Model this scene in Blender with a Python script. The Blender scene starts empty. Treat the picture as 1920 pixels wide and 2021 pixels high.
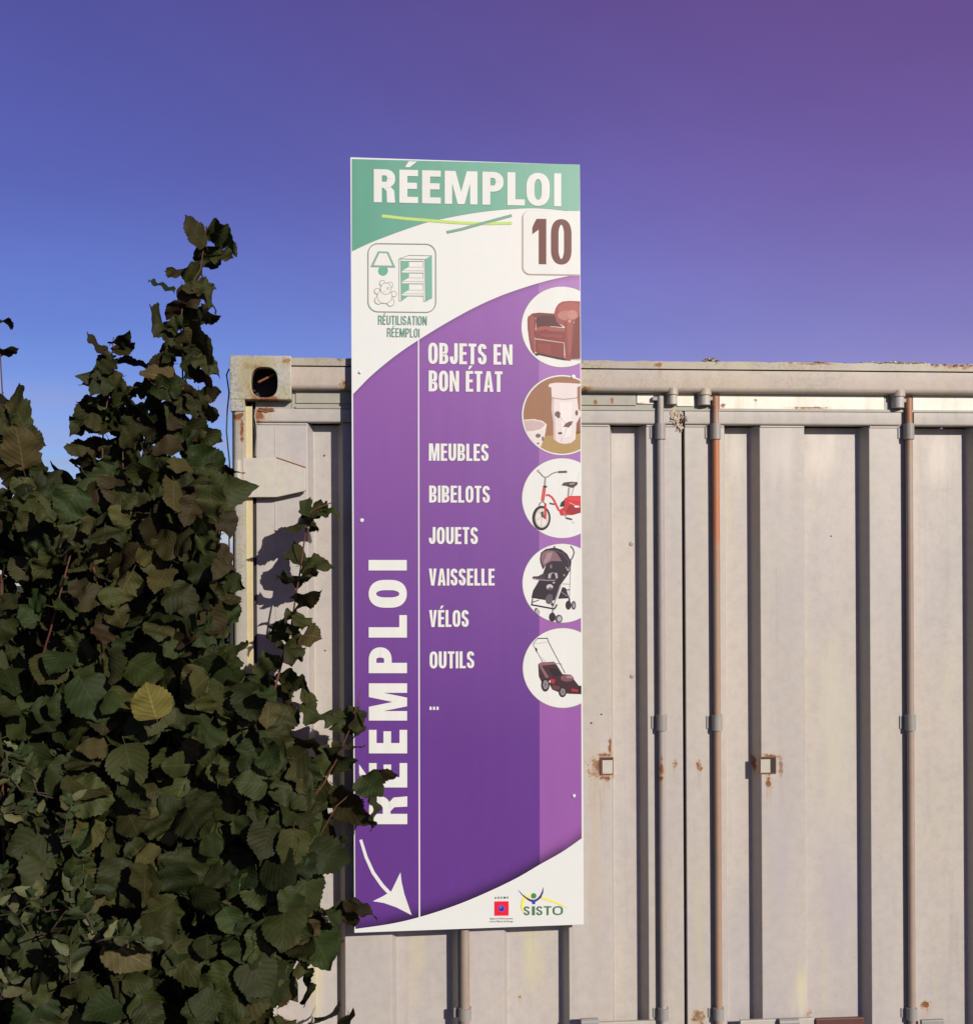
import bpy, bmesh, math, random
from mathutils import Vector, Matrix
R = math.radians
random.seed(7)
C = bpy.context.scene
col = C.collection

# ------------------------------------------------------------------ camera
F = 2350.0; W0, H0 = 1920.0, 2021.0
HOR = 1150.0                       # photo row of the horizon
YAW, ROLL = R(4.6), R(-0.30)
CAM = Vector((0.0, -3.2, 1.99))
cam_d = bpy.data.cameras.new('camera'); cam = bpy.data.objects.new('camera', cam_d); col.objects.link(cam)
C.camera = cam
cam_d.sensor_fit = 'HORIZONTAL'; cam_d.sensor_width = 36; cam_d.lens = F / W0 * 36
cam_d.shift_y = (HOR - H0 / 2) / W0
cam_d.clip_start = 0.05; cam_d.clip_end = 6000
RM = Matrix.Rotation(-YAW, 3, 'Z') @ Matrix.Rotation(R(90), 3, 'X') @ Matrix.Rotation(ROLL, 3, 'Z')
cam.matrix_world = Matrix.Translation(CAM) @ RM.to_4x4()

def ray(px, py):
    return RM @ Vector(((px - W0 / 2) / F, -(py - HOR) / F, -1.0))
def P(px, py, Y=0.0):              # point of the plane y = Y seen at photo pixel
    d = ray(px, py); t = (Y - CAM.y) / d.y
    return CAM + d * t
def PX(px, Y=0.0, py=1100): return P(px, py, Y).x
def PZ(py, Y=0.0, px=1250): return P(px, py, Y).z

# ------------------------------------------------------------------ light
KX, KZ = 0.58, 0.45                # sideways and downward run of a shadow per metre of depth
sun_dir = Vector((KX, -1.0, KZ)).normalized()
elev = math.asin(sun_dir.z); az = math.atan2(sun_dir.x, sun_dir.y)
sd = bpy.data.lights.new('sun', 'SUN'); sd.energy = 4.8; sd.angle = R(0.5); sd.color = (1.0, 0.93, 0.82)
sun = bpy.data.objects.new('sun', sd); col.objects.link(sun)
sun.rotation_mode = 'QUATERNION'; sun.rotation_quaternion = sun_dir.to_track_quat('Z', 'Y')
sun.location = (3, -6, 6)

world = bpy.data.worlds.new('World'); C.world = world; world.use_nodes = True
nt = world.node_tree; N = nt.nodes; L = nt.links
for n in list(N): N.remove(n)
def nn(t, **k):
    n = N.new(t)
    for a, b in k.items(): setattr(n, a, b)
    return n
wo = nn('ShaderNodeOutputWorld'); bg = nn('ShaderNodeBackground')
sky = nn('ShaderNodeTexSky', sky_type='NISHITA'); sky.sun_disc = False
sky.sun_elevation = elev; sky.sun_rotation = az; sky.air_density = 1.0; sky.dust_density = 0.25; sky.ozone_density = 2.0
tc = nn('ShaderNodeTexCoord'); sep = nn('ShaderNodeSeparateXYZ'); L.new(tc.outputs['Generated'], sep.inputs[0])
ramp = nn('ShaderNodeValToRGB')    # film tint by height: pale blue low down, violet higher up
cr = ramp.color_ramp
cr.elements[0].position = 0.0; cr.elements[0].color = (0.95, 0.98, 1.30, 1)
cr.elements[1].position = 0.85; cr.elements[1].color = (0.20, 0.11, 0.28, 1)  # zenith above the frame dimmed to cut fill light in the shade
e = cr.elements.new(0.10); e.color = (0.72, 0.80, 1.30, 1)
e = cr.elements.new(0.20); e.color = (0.64, 0.65, 1.26, 1)
e = cr.elements.new(0.32); e.color = (0.72, 0.52, 1.16, 1)
e = cr.elements.new(0.44); e.color = (0.78, 0.45, 1.04, 1)
L.new(sep.outputs['Z'], ramp.inputs[0])
mul = nn('ShaderNodeMixRGB', blend_type='MULTIPLY'); mul.inputs[0].default_value = 1
L.new(sky.outputs[0], mul.inputs[1]); L.new(ramp.outputs[0], mul.inputs[2])
# broad mauve tint on the right, painting in the lens flare's glow
vd = nn('ShaderNodeVectorMath', operation='DOT_PRODUCT'); vd.inputs[1].default_value = (0.94, 0.20, 0.28)
L.new(tc.outputs['Generated'], vd.inputs[0])
mr = nn('ShaderNodeMapRange'); mr.inputs[1].default_value = 0.02; mr.inputs[2].default_value = 0.80
mr.interpolation_type = 'SMOOTHSTEP'; L.new(vd.outputs['Value'], mr.inputs[0])
mv = nn('ShaderNodeMixRGB', blend_type='MULTIPLY'); mv.inputs[2].default_value = (2.25, 1.22, 1.10, 1)
L.new(mr.outputs[0], mv.inputs[0]); L.new(mul.outputs[0], mv.inputs[1])
# thin cloud streaks near the horizon
mp = nn('ShaderNodeMapping'); mp.inputs['Scale'].default_value = (2.2, 2.2, 22); mp.inputs['Location'].default_value = (0.4, 0.1, 0.3)
L.new(tc.outputs['Generated'], mp.inputs[0])
cn = nn('ShaderNodeTexNoise'); cn.inputs['Scale'].default_value = 1.6; cn.inputs['Detail'].default_value = 5; cn.inputs['Roughness'].default_value = 0.5
L.new(mp.outputs[0], cn.inputs['Vector'])
cm = nn('ShaderNodeMapRange'); cm.inputs[1].default_value = 0.43; cm.inputs[2].default_value = 0.66; L.new(cn.outputs['Fac'], cm.inputs[0])
hb = nn('ShaderNodeMapRange'); hb.inputs[1].default_value = 0.165; hb.inputs[2].default_value = 0.09; L.new(sep.outputs['Z'], hb.inputs[0])
cmul = nn('ShaderNodeMath', operation='MULTIPLY'); L.new(cm.outputs[0], cmul.inputs[0]); L.new(hb.outputs[0], cmul.inputs[1])
cmul.use_clamp = True
hz = nn('ShaderNodeTexNoise'); hz.inputs['Scale'].default_value = 2.2; hz.inputs['Detail'].default_value = 4
hm = nn('ShaderNodeMapping'); hm.inputs['Scale'].default_value = (1, 1, 2.6); hm.inputs['Rotation'].default_value = (0, R(-22), 0)
L.new(tc.outputs['Generated'], hm.inputs[0]); L.new(hm.outputs[0], hz.inputs['Vector'])
hr = nn('ShaderNodeMapRange'); hr.inputs[1].default_value = .3; hr.inputs[2].default_value = .7; hr.inputs[3].default_value = .93; hr.inputs[4].default_value = 1.09; L.new(hz.outputs['Fac'], hr.inputs[0])
hv_ = nn('ShaderNodeVectorMath', operation='SCALE'); L.new(mv.outputs[0], hv_.inputs[0]); L.new(hr.outputs[0], hv_.inputs['Scale'])
cmx = nn('ShaderNodeMixRGB'); cmx.inputs[2].default_value = (5.2, 4.9, 7.4, 1)
L.new(cmul.outputs[0], cmx.inputs[0]); L.new(hv_.outputs[0], cmx.inputs[1])
L.new(cmx.outputs[0], bg.inputs['Color']); bg.inputs['Strength'].default_value = 0.068
L.new(bg.outputs[0], wo.inputs[0])

vs = C.view_settings; vs.view_transform = 'Standard'; vs.look = 'None'; vs.exposure = 0.10; vs.gamma = 1; vs.use_curve_mapping = False

# ------------------------------------------------------------------ helpers
def srgb(r, g, b):
    f = lambda c: (c / 255) / 12.92 if c / 255 <= 0.04045 else ((c / 255 + 0.055) / 1.055) ** 2.4
    return (f(r), f(g), f(b))

def link(name, me, mat, parent=None, smooth=False):
    o = bpy.data.objects.new(name, me); col.objects.link(o)
    if mat: me.materials.append(mat)
    if parent: o.parent = parent
    if smooth:
        for p in me.polygons: p.use_smooth = True
    return o
def empty(name, label, cat, loc=(0, 0, 0), group=None):
    if name == 'hazel_shrub': group = 'hazel shrubs growing beside the container'
    o = bpy.data.objects.new(name, None); col.objects.link(o); o.location = loc; o.empty_display_size = 0.1
    o['label'] = label; o['category'] = cat
    if group: o['group'] = group
    return o
def adopt(o, parent):              # parent at rest, keep world place
    o.parent = parent; o.location = o.location - parent.location
def tag(o, label, cat, group=None):
    o['label'] = label; o['category'] = cat
    if group: o['group'] = group

class MB:
    def __init__(s): s.v = []; s.f = []; s.c = []
    def poly(s, pts, c=None):
        k = len(s.v); s.v += [tuple(p) for p in pts]; s.f.append(list(range(k, k + len(pts)))); s.c.append(c)
    def box(s, x0, x1, y0, y1, z0, z1):
        k = len(s.v)
        s.v += [(x0, y0, z0), (x1, y0, z0), (x1, y1, z0), (x0, y1, z0), (x0, y0, z1), (x1, y0, z1), (x1, y1, z1), (x0, y1, z1)]
        for f in ((0, 3, 2, 1), (4, 5, 6, 7), (0, 1, 5, 4), (1, 2, 6, 5), (2, 3, 7, 6), (3, 0, 4, 7)):
            s.f.append([k + i for i in f]); s.c.append(None)
    def prism(s, prof, axis, a, b):
        """prof: list of 2D points; axis 'x' (prof = y,z), 'z' (prof = x,y), 'y' (prof = x,z)"""
        def mk(p, t): return {'x': (t, p[0], p[1]), 'z': (p[0], p[1], t), 'y': (p[0], t, p[1])}[axis]
        k = len(s.v); n = len(prof)
        s.v += [mk(p, a) for p in prof] + [mk(p, b) for p in prof]
        s.f.append([k + i for i in range(n)][::-1]); s.f.append([k + n + i for i in range(n)]); s.c += [None, None]
        for i in range(n):
            j = (i + 1) % n
            s.f.append([k + i, k + j, k + n + j, k + n + i]); s.c.append(None)
    def tube(s, pts, rads, n=8, cap=True):
        pts = [Vector(p) for p in pts]; m = len(pts)
        if not hasattr(rads, '__len__'): rads = [rads] * m
        k = len(s.v); u = None
        for i, p in enumerate(pts):
            d = (pts[min(i + 1, m - 1)] - pts[max(i - 1, 0)]).normalized()
            if u is None:
                u = d.cross(Vector((0, 1, 0)));
                if u.length < 0.05: u = d.cross(Vector((1, 0, 0)))
            u = (u - d * u.dot(d)).normalized(); w = d.cross(u)
            for j in range(n):
                a = 2 * math.pi * j / n
                s.v.append(tuple(p + (u * math.cos(a) + w * math.sin(a)) * rads[i]))
        for i in range(m - 1):
            for j in range(n):
                a = k + i * n + j; b = k + i * n + (j + 1) % n
                s.f.append([a, b, b + n, a + n]); s.c.append(None)
        if cap:
            s.f.append([k + j for j in range(n)][::-1]); s.f.append([k + (m - 1) * n + j for j in range(n)]); s.c += [None, None]
    def build(s, name, mat, parent=None, smooth=False, bevel=0, recalc=True, auto=None):
        me = bpy.data.meshes.new(name); me.from_pydata(s.v, [], s.f)
        if any(c is not None for c in s.c):
            a = me.color_attributes.new('Col', 'FLOAT_COLOR', 'CORNER')
            i = 0
            for p, c in zip(me.polygons, s.c):
                for q in range(len(p.vertices)):
                    cc = c[q] if (c and hasattr(c[0], '__len__')) else (c or (1, 1, 1))
                    a.data[i].color = (cc[0], cc[1], cc[2], 1); i += 1
        if bevel or recalc:
            bm = bmesh.new(); bm.from_mesh(me)
            if recalc: bmesh.ops.recalc_face_normals(bm, faces=bm.faces)
            if bevel:
                es = [e for e in bm.edges if len(e.link_faces) == 2 and e.calc_face_angle(0) > 0.6]
                bmesh.ops.bevel(bm, geom=es, offset=bevel, segments=2, affect='EDGES', profile=0.6, clamp_overlap=True)
            bm.to_mesh(me); bm.free()
        o = link(name, me, mat, parent, smooth)
        if auto is not None:
            for p in me.polygons: p.use_smooth = True
            me.set_sharp_from_angle(angle=R(auto))
        return o

# ------------------------------------------------------------------ materials
def mat(name, rough=0.6, spec=0.4):
    m = bpy.data.materials.new(name); m.use_nodes = True
    b = m.node_tree.nodes['Principled BSDF']; b.inputs['Roughness'].default_value = rough
    b.inputs['Specular IOR Level'].default_value = spec
    return m, m.node_tree, b
def plain(name, c, rough=0.6, spec=0.4, noise=0.12, scale=30):
    m, t, b = mat(name, rough, spec)
    n = t.nodes.new('ShaderNodeTexNoise'); n.inputs['Scale'].default_value = scale; n.inputs['Detail'].default_value = 6
    g = t.nodes.new('ShaderNodeNewGeometry'); t.links.new(g.outputs['Position'], n.inputs['Vector'])
    x = t.nodes.new('ShaderNodeMixRGB'); x.inputs[1].default_value = (*[v * (1 - noise) for v in c], 1)
    x.inputs[2].default_value = (*[min(1, v * (1 + noise)) for v in c], 1)
    t.links.new(n.outputs['Fac'], x.inputs[0]); t.links.new(x.outputs[0], b.inputs['Base Color'])
    bp = t.nodes.new('ShaderNodeBump'); bp.inputs['Strength'].default_value = 0.15; bp.inputs['Distance'].default_value = 0.002
    t.links.new(n.outputs['Fac'], bp.inputs['Height']); t.links.new(bp.outputs[0], b.inputs['Normal'])
    return m

def paint(name, base, alt, streak, spots=(), patches=(), rustamt=0.0, top_dirt=None, rough=0.44, streak_amt=0.5, lichen=0):
    """weathered container paint. spots: (x, z, rx, rz) world places of rust"""
    m, t, b = mat(name, rough, 0.35); nd = t.nodes; lk = t.links
    g = nd.new('ShaderNodeNewGeometry')
    def noise(scale, vec=(1, 1, 1), detail=5, rgh=0.55, loc=(0, 0, 0)):
        mp = nd.new('ShaderNodeMapping'); mp.inputs['Scale'].default_value = vec; mp.inputs['Location'].default_value = loc
        lk.new(g.outputs['Position'], mp.inputs[0])
        n = nd.new('ShaderNodeTexNoise'); n.inputs['Scale'].default_value = scale; n.inputs['Detail'].default_value = detail
        n.inputs['Roughness'].default_value = rgh; lk.new(mp.outputs[0], n.inputs['Vector']); return n.outputs['Fac']
    def rng(s, a, c, lo=0.0, hi=1.0):
        r = nd.new('ShaderNodeMapRange'); r.inputs[1].default_value = a; r.inputs[2].default_value = c
        r.inputs[3].default_value = lo; r.inputs[4].default_value = hi; lk.new(s, r.inputs[0]); return r.outputs[0]
    def mix(f, a, c, bt='MIX'):
        x = nd.new('ShaderNodeMixRGB'); x.blend_type = bt
        for i, v in ((0, f), (1, a), (2, c)):
            if isinstance(v, (int, float)): x.inputs[i].default_value = v
            elif isinstance(v, tuple): x.inputs[i].default_value = (*v, 1)
            else: lk.new(v, x.inputs[i])
        return x.outputs[0]
    def mth(op, a, c=0.0):
        x = nd.new('ShaderNodeMath'); x.operation = op
        for i, v in ((0, a), (1, c)):
            if isinstance(v, (int, float)): x.inputs[i].default_value = v
            else: lk.new(v, x.inputs[i])
        x.use_clamp = op in ('MULTIPLY_C',); return x.outputs[0]
    K_ = 0.80
    base, alt, streak = [tuple(v * K_ for v in q) for q in (base, alt, streak)]
    patches = [(*q[:4], tuple(v * K_ for v in q[4]), q[5]) for q in patches]
    c = mix(rng(noise(1.7, (1, 1, 0.55)), 0.38, 0.64), base, alt)
    c = mix(rng(noise(4.2, (1.6, 1, 0.30), 7, 0.62, (8, 1, 6)), 0.40, 0.66, 0, .55), c, tuple(v * 1.16 for v in base))
    sv = rng(noise(5, (2.6, 1, 0.22), 6, 0.6, (3, 0, 1)), 0.55, 0.74)
    c = mix(mth('MULTIPLY', sv, streak_amt), c, streak)
    c = mix(rng(noise(38, (1, 1, 1), 6, 0.65), 0.3, 0.75, 0.90, 1.06), (0, 0, 0), c)
    fine = noise(420, (1, 1, 1), 3, 0.6)
    c = mix(rng(fine, 0.3, 0.7, 0.86, 1.0), (0.1, 0.09, 0.1), c)
    # dark vertical grime
    gr = rng(noise(9, (3.5, 1, 0.15), 5, 0.6, (7, 0, 2)), 0.60, 0.80, 0, 0.30)
    c = mix(gr, c, (0.20, 0.17, 0.16))
    sc = rng(noise(60, (1, 1, 0.5), 4, 0.6, (1, 5, 2)), 0.735, 0.77)
    c = mix(mth('MULTIPLY', sc, 0.6), c, (0.16, 0.12, 0.10))
    if lichen:
        lm = rng(noise(7, (1, 1, 1), 3, .5, (2, 2, 2)), .42, .58); lf = rng(noise(150, (1, 1, 1), 4, .7), .47, .60, 0, lichen); c = mix(mth('MULTIPLY', lm, lf), c, (0.17, 0.145, 0.07))
    scr = rng(noise(26, (5.5, 1, 0.10), 6, 0.7, (4, 4, 9)), 0.66, 0.72, 0, .35); c = mix(scr, c, (0.24, 0.19, 0.14))
    chip = rng(noise(95, (1, 1, 1), 5, 0.65, (9, 2, 3)), 0.70, 0.73, 0, .55); c = mix(chip, c, tuple(min(.8, v * 1.25) for v in base))
    rust_col = mix(noise(60, (1, 1, 1), 5, 0.6), (0.055, 0.020, 0.012), (0.30, 0.115, 0.042))
    if rustamt > 0:
        rf = rng(noise(11, (1, 1, 1), 8, 0.68, (5, 5, 5)), 0.74 - rustamt * 0.25, 0.80 - rustamt * 0.22)
        c = mix(rf, c, rust_col)
    if spots:
        sp = nd.new('ShaderNodeSeparateXYZ'); lk.new(g.outputs['Position'], sp.inputs[0])
        n2 = noise(55, (1, 1, 1), 7, 0.7)
        nadd = rng(n2, 0.25, 0.75, -1.0, 1.0)
        tot = None; drip = None
        nd_ = rng(noise(70, (2.2, 1, .12), 5, .6, (6, 3, 1)), .42, .62)
        for (x, z, rx, rz) in spots:
            a = mth('DIVIDE', mth('SUBTRACT', sp.outputs['X'], x), rx); d = mth('DIVIDE', mth('SUBTRACT', sp.outputs['Z'], z), rz)
            q = mth('SQRT', mth('ADD', mth('MULTIPLY', a, a), mth('MULTIPLY', d, d)))
            dz = mth('DIVIDE', mth('SUBTRACT', z, sp.outputs['Z']), rz * 5)          # bleeding below the spot
            dd = mth('MULTIPLY', mth('MULTIPLY', rng(mth('ABSOLUTE', a), 1.0, .3), rng(dz, 1.0, .1)), rng(dz, 0, .04))
            drip = dd if drip is None else mth('MAXIMUM', drip, dd)
            q = rng(mth('ADD', q, nadd), 1.25, 0.35)
            tot = q if tot is None else mth('MAXIMUM', tot, q)
        c = mix(mth('MULTIPLY', mth('MULTIPLY', drip, nd_), .55), c, (0.30, 0.17, 0.08))
        c = mix(mth('MULTIPLY', tot, 0.55), c, (0.44, 0.32, 0.15))
        core = rng(tot, 0.45, 1.0)
        c = mix(core, c, rust_col)
    if patches:
        sp = nd.new('ShaderNodeSeparateXYZ'); lk.new(g.outputs['Position'], sp.inputs[0])
        n3 = rng(noise(14, (2.5, 1, 0.35), 5, 0.6, (2, 9, 4)), 0.3, 0.7, -.5, .5)
        for (x, z, rx, rz, pc, amt) in patches:
            a = mth('DIVIDE', mth('SUBTRACT', sp.outputs['X'], x), rx); d = mth('DIVIDE', mth('SUBTRACT', sp.outputs['Z'], z), rz)
            q = mth('ADD', mth('SQRT', mth('ADD', mth('MULTIPLY', a, a), mth('MULTIPLY', d, d))), n3)
            c = mix(rng(q, 1.2, 0.2, 0, amt), c, pc)
    if top_dirt:
        z0, z1, dc = top_dirt
        sp = nd.new('ShaderNodeSeparateXYZ'); lk.new(g.outputs['Position'], sp.inputs[0])
        f = mth('ADD', rng(sp.outputs['Z'], z0, z1, 0, 1), rng(noise(25, (1, 1, .4), 7, 0.7), 0.3, 0.8, -.8, 0.5))
        c = mix(rng(f, 0.1, 0.6, 0, 0.8), c, dc)
    lk.new(c, b.inputs['Base Color'])
    bp = nd.new('ShaderNodeBump'); bp.inputs['Strength'].default_value = 0.45; bp.inputs['Distance'].default_value = 0.006
    hs = nd.new('ShaderNodeMath'); hs.operation = 'ADD'; lk.new(noise(2.6, (1.4, 1, 0.5), 3), hs.inputs[0])
    h2 = nd.new('ShaderNodeMath'); h2.operation = 'MULTIPLY'; h2.inputs[1].default_value = 0.05; lk.new(fine, h2.inputs[0]); lk.new(h2.outputs[0], hs.inputs[1])
    lk.new(hs.outputs[0], bp.inputs['Height']); lk.new(bp.outputs[0], b.inputs['Normal'])
    return m

def spot(px, py, w, h, Y=0): p = P(px, py, Y); return (p.x, p.z, w / 734 , h / 734)

WARM, LAV, YEL = (0.520, 0.475, 0.415), (0.450, 0.425, 0.430), (0.56, 0.52, 0.36)
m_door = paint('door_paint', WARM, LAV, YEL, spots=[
    spot(1180, 1513, 22, 30), spot(1204, 1472, 5, 22), spot(1195, 1490, 20, 5), spot(1195, 1536, 22, 7), spot(1494, 1510, 5, 20), spot(1332, 1510, 6.5, 10), spot(1379, 1512, 9, 12), spot(1512, 1488, 20, 6, .04), spot(1508, 1536, 9, 16, .04),
    spot(1592, 2002, 9, 12, .04), spot(1027, 1968, 7, 5, .04), spot(1840, 1995, 12, 10), spot(1378, 2010, 16, 18), spot(1532, 1510, 6, 20, .04)],
    patches=[spot(1572, 1935, 16, 55, .04) + ((.62, .58, .38), .75), spot(1566, 1960, 22, 40, .04) + ((.60, .56, .42), .5), spot(1645, 1470, 40, 230, .04) + ((.55, .52, .40), .5), spot(1048, 1880, 20, 90, .04) + ((.58, .54, .34), .7),
             spot(822, 1900, 20, 120, .04) + ((.56, .50, .33), .5), spot(1540, 1680, 30, 160, 0) + ((.44, .41, .43), .55), spot(1650, 1760, 40, 170, .04) + ((.43, .40, .43), .55), spot(1175, 1700, 14, 220, 0) + ((.52, .44, .32), .5), spot(625, 1900, 14, 160, .04) + ((.56, .52, .30), .7),
             spot(1378, 1850, 10, 160) + ((.50, .47, .33), .6), spot(1858, 905, 40, 70, .04) + ((.70, .65, .57), .55), spot(1625, 900, 38, 60, .04) + ((.70, .64, .54), .55), spot(1232, 880, 20, 50, .04) + ((.66, .61, .53), .5), spot(1455, 900, 18, 60, .04) + ((.66, .61, .53), .5), spot(1540, 900, 34, 60) + ((.62, .56, .50), .6), spot(1160, 930, 24, 120) + ((.60, .55, .48), .5)])  # cream patches high on the panels paint in flare and gloss highlights
m_drail = paint('door_rail_paint', (0.52, 0.48, 0.42), (0.47, 0.445, 0.42), (0.52, 0.48, 0.36),
                spots=[spot(512, 818, 13, 20), spot(530, 806, 14, 8), spot(1329, 826, 5, 10)])
m_head = paint('header_paint', (0.52, 0.44, 0.35), (0.47, 0.42, 0.38), (0.56, 0.49, 0.32), lichen=.22,
               spots=[spot(1155, 768, 12, 9, -.03), spot(1300, 722, 14, 7, -.03), spot(678, 756, 10, 12, -.03), spot(1501, 718, 12, 6, -.03), spot(1770, 722, 8, 6, -.03)],
               streak_amt=0.6)
m_lip = paint('header_lip_paint', (0.42, 0.38, 0.28), (0.40, 0.36, 0.30), (0.44, 0.40, 0.20), rustamt=0.28, lichen=.55,
              spots=[spot(1880, 722, 60, 7, -.03), spot(1298, 720, 13, 6, -.03), spot(1600, 718, 60, 3, -.03), spot(1560, 716, 10, 3, -.03)])
m_cast = paint('casting_paint', (0.46, 0.45, 0.40), (0.40, 0.42, 0.40), (0.40, 0.35, 0.17), rustamt=0.10, lichen=.75,
               spots=[spot(520, 786, 42, 8, -.035), spot(497, 770, 10, 20, -.035), spot(500, 722, 28, 9, -.035), spot(565, 712, 15, 8, -.035), spot(494, 800, 6, 16, -.035)], streak_amt=0.8,
               patches=[spot(490, 745, 22, 50, -.035) + ((.34, .30, .15), .75), spot(530, 715, 50, 12, -.035) + ((.38, .33, .17), .7), spot(560, 770, 18, 26, -.035) + ((.38, .33, .18), .6)])
m_post = paint('post_paint', (0.50, 0.47, 0.40), (0.47, 0.45, 0.40), (0.52, 0.44, 0.20), lichen=.4, spots=[spot(470, 822, 14, 9, -.03), spot(478, 850, 5, 30, -.03)], streak_amt=0.9)
m_strip = paint('yellow_strip_paint', (0.58, 0.54, 0.28), (0.60, 0.48, 0.28), (0.42, 0.42, 0.24), streak_amt=0.5)
m_hinge = paint('hinge_paint', (0.56, 0.53, 0.44), (0.53, 0.50, 0.45), (0.58, 0.55, 0.36), streak_amt=0.6, rustamt=0.06)
m_cream = paint('cream_paint', (0.90, 0.85, 0.72), (0.84, 0.79, 0.68), (0.60, 0.54, 0.38), spots=[spot(1775, 806, 20, 3), spot(1262, 797, 10, 4), spot(1425, 800, 7, 5), spot(1600, 805, 50, 2.5), spot(1490, 790, 4, 4)], streak_amt=0.7)
m_plate = paint('opening_plate_paint', (0.54, 0.51, 0.42), (0.50, 0.48, 0.40), (0.5, 0.42, 0.25), rustamt=0.3)
m_oliv = paint('olive_paint', (0.36, 0.36, 0.29), (0.38, 0.36, 0.30), (0.30, 0.30, 0.2), spots=[spot(1208, 790, 6, 8), spot(1174, 793, 6, 5)], rustamt=0.1)
m_rodg = paint('rod_grey_paint', (0.42, 0.38, 0.34), (0.40, 0.37, 0.35), (0.46, 0.38, 0.24), spots=[spot(1305, 1515, 5, 22, -.02), spot(1305, 1537, 5, 8, -.02), spot(1420, 1505, 9, 30, -.02), spot(1417, 1545, 7, 10, -.02), spot(1415, 1560, 5, 6, -.02)], rustamt=0.12)
m_rodo = paint('rod_orange_rust', (0.38, 0.26, 0.18), (0.36, 0.20, 0.12), (0.40, 0.34, 0.27), rustamt=0.15, streak_amt=0.7, top_dirt=(1.95, 2.20, (0.40, 0.12, 0.035)))
m_rodm = paint('rod_mixed_rust', (0.38, 0.30, 0.24), (0.34, 0.24, 0.18), (0.40, 0.35, 0.30), rustamt=0.22, streak_amt=0.7, top_dirt=(2.10, 2.50, (0.32, 0.13, 0.06)))
m_clamp = paint('clamp_paint', (0.33, 0.32, 0.29), (0.30, 0.29, 0.28), (0.36, 0.30, 0.22), rustamt=0.15)
m_dark = plain('dark_rubber_and_shade', (0.030, 0.024, 0.024), 0.7, 0.3, 0.3)  # seal rubber, also the shade sheets in casting holes and pockets
m_rust = paint('bare_rust', (0.20, 0.07, 0.03), (0.30, 0.11, 0.04), (0.12, 0.05, 0.03), rough=0.85, rustamt=0.3)
m_brown = plain('brown_handle_paint', (0.09, 0.030, 0.025), 0.5, 0.4, 0.25)
m_chunk = plain('flaked_putty', (0.40, 0.34, 0.26), 0.9, 0.2, 0.35, 90)
m_roof = plain('roof_steel', (0.30, 0.28, 0.25), 0.7, 0.3, 0.3, 8)
m_cable = plain('black_cable', (0.015, 0.014, 0.015), 0.5, 0.4)
m_screw = plain('screw_zinc', (0.50, 0.50, 0.52), 0.35, 0.6, 0.2, 200)

# ------------------------------------------------------------------ ground
def sheet(name, size, z, m, cuts=0):
    me = bpy.data.meshes.new(name); s = size
    me.from_pydata([(-s, -s, z), (s, -s, z), (s, s, z), (-s, s, z)], [], [[0, 1, 2, 3]])
    o = link(name, me, m); o['kind'] = 'structure'; return o
sheet('ground', 3000, -0.004, plain('grass_ground', (0.05, 0.06, 0.022), 0.95, 0.1, 0.45, 1.5))
me = bpy.data.meshes.new('yard'); me.from_pydata([(-1.4, -9, 0.0), (14, -9, 0.0), (14, 14, 0.0), (-1.4, 14, 0.0)], [], [[0, 1, 2, 3]])
o = link('asphalt_yard', me, plain('asphalt', (0.055, 0.054, 0.056), 0.9, 0.25, 0.35, 40)); o['kind'] = 'structure'

# ------------------------------------------------------------------ container
D = 0.042
XL = PX(455); XR = XL + 2.44
box_root = empty('shipping_container', 'weathered beige grey steel shipping container with closed corrugated doors behind the purple sign', 'container', ((XL + XR) / 2, 0.2, 0))
def bc(mb, name, m, parent=None, **k):
    o = mb.build(name, m, None, **k)
    if parent is None: adopt(o, box_root)
    else: o.parent = parent; o.location = -Vector(root_off[parent])
    return o
root_off = {}
def sub_of(o, parent):             # third level: parent already sits under the container root
    o.parent = parent; o.location = (0, 0, 0)

z_top = PZ(710, -.03, 1000)        # top edge of the header
def ztop(px): return z_top
z_lip = PZ(729, -.03, 1250); z_hb = PZ(773, -.03, 1250)
z_ru = PZ(811, -.006, 1250); z_rb = PZ(837, -.006, 1250)
z_base = 0.17
# side walls, roof, rear, floor
mb = MB(); prof = []
yy = 0.12; k = 0
pts = [(XL + 0.02, 0.10)]
while yy < 5.9:
    off = 0.02 if (k // 2) % 2 == 0 else 0.055
    pts.append((XL + off, yy)); yy += 0.07 if k % 2 else 0.07 + 0.0; k += 1
pts.append((XL + 0.02, 5.95))
pts2 = [(x + 0.004, y) for x, y in reversed(pts)]
mb.prism(pts + pts2, 'z', z_base, z_top - 0.05); bc(mb, 'side_wall', m_door)
mb = MB(); mb.prism([(XL + XR - x, y) for x, y in pts + pts2], 'z', z_base, z_top - 0.05); bc(mb, 'side_wall', m_door)
mb = MB(); mb.box(XL + .06, XR - .06, 5.9, 5.94, z_base, z_top - .05); bc(mb, 'rear_wall', m_door)
mb = MB(); mb.box(XL + .03, XR - .03, .09, 5.97, z_top - .045, z_top - .020)
bc(mb, 'roof', m_roof)
mb = MB(); mb.box(XL + .03, XR - .03, .09, 5.97, 0.0, .165); bc(mb, 'floor_frame', m_dark)

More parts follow.
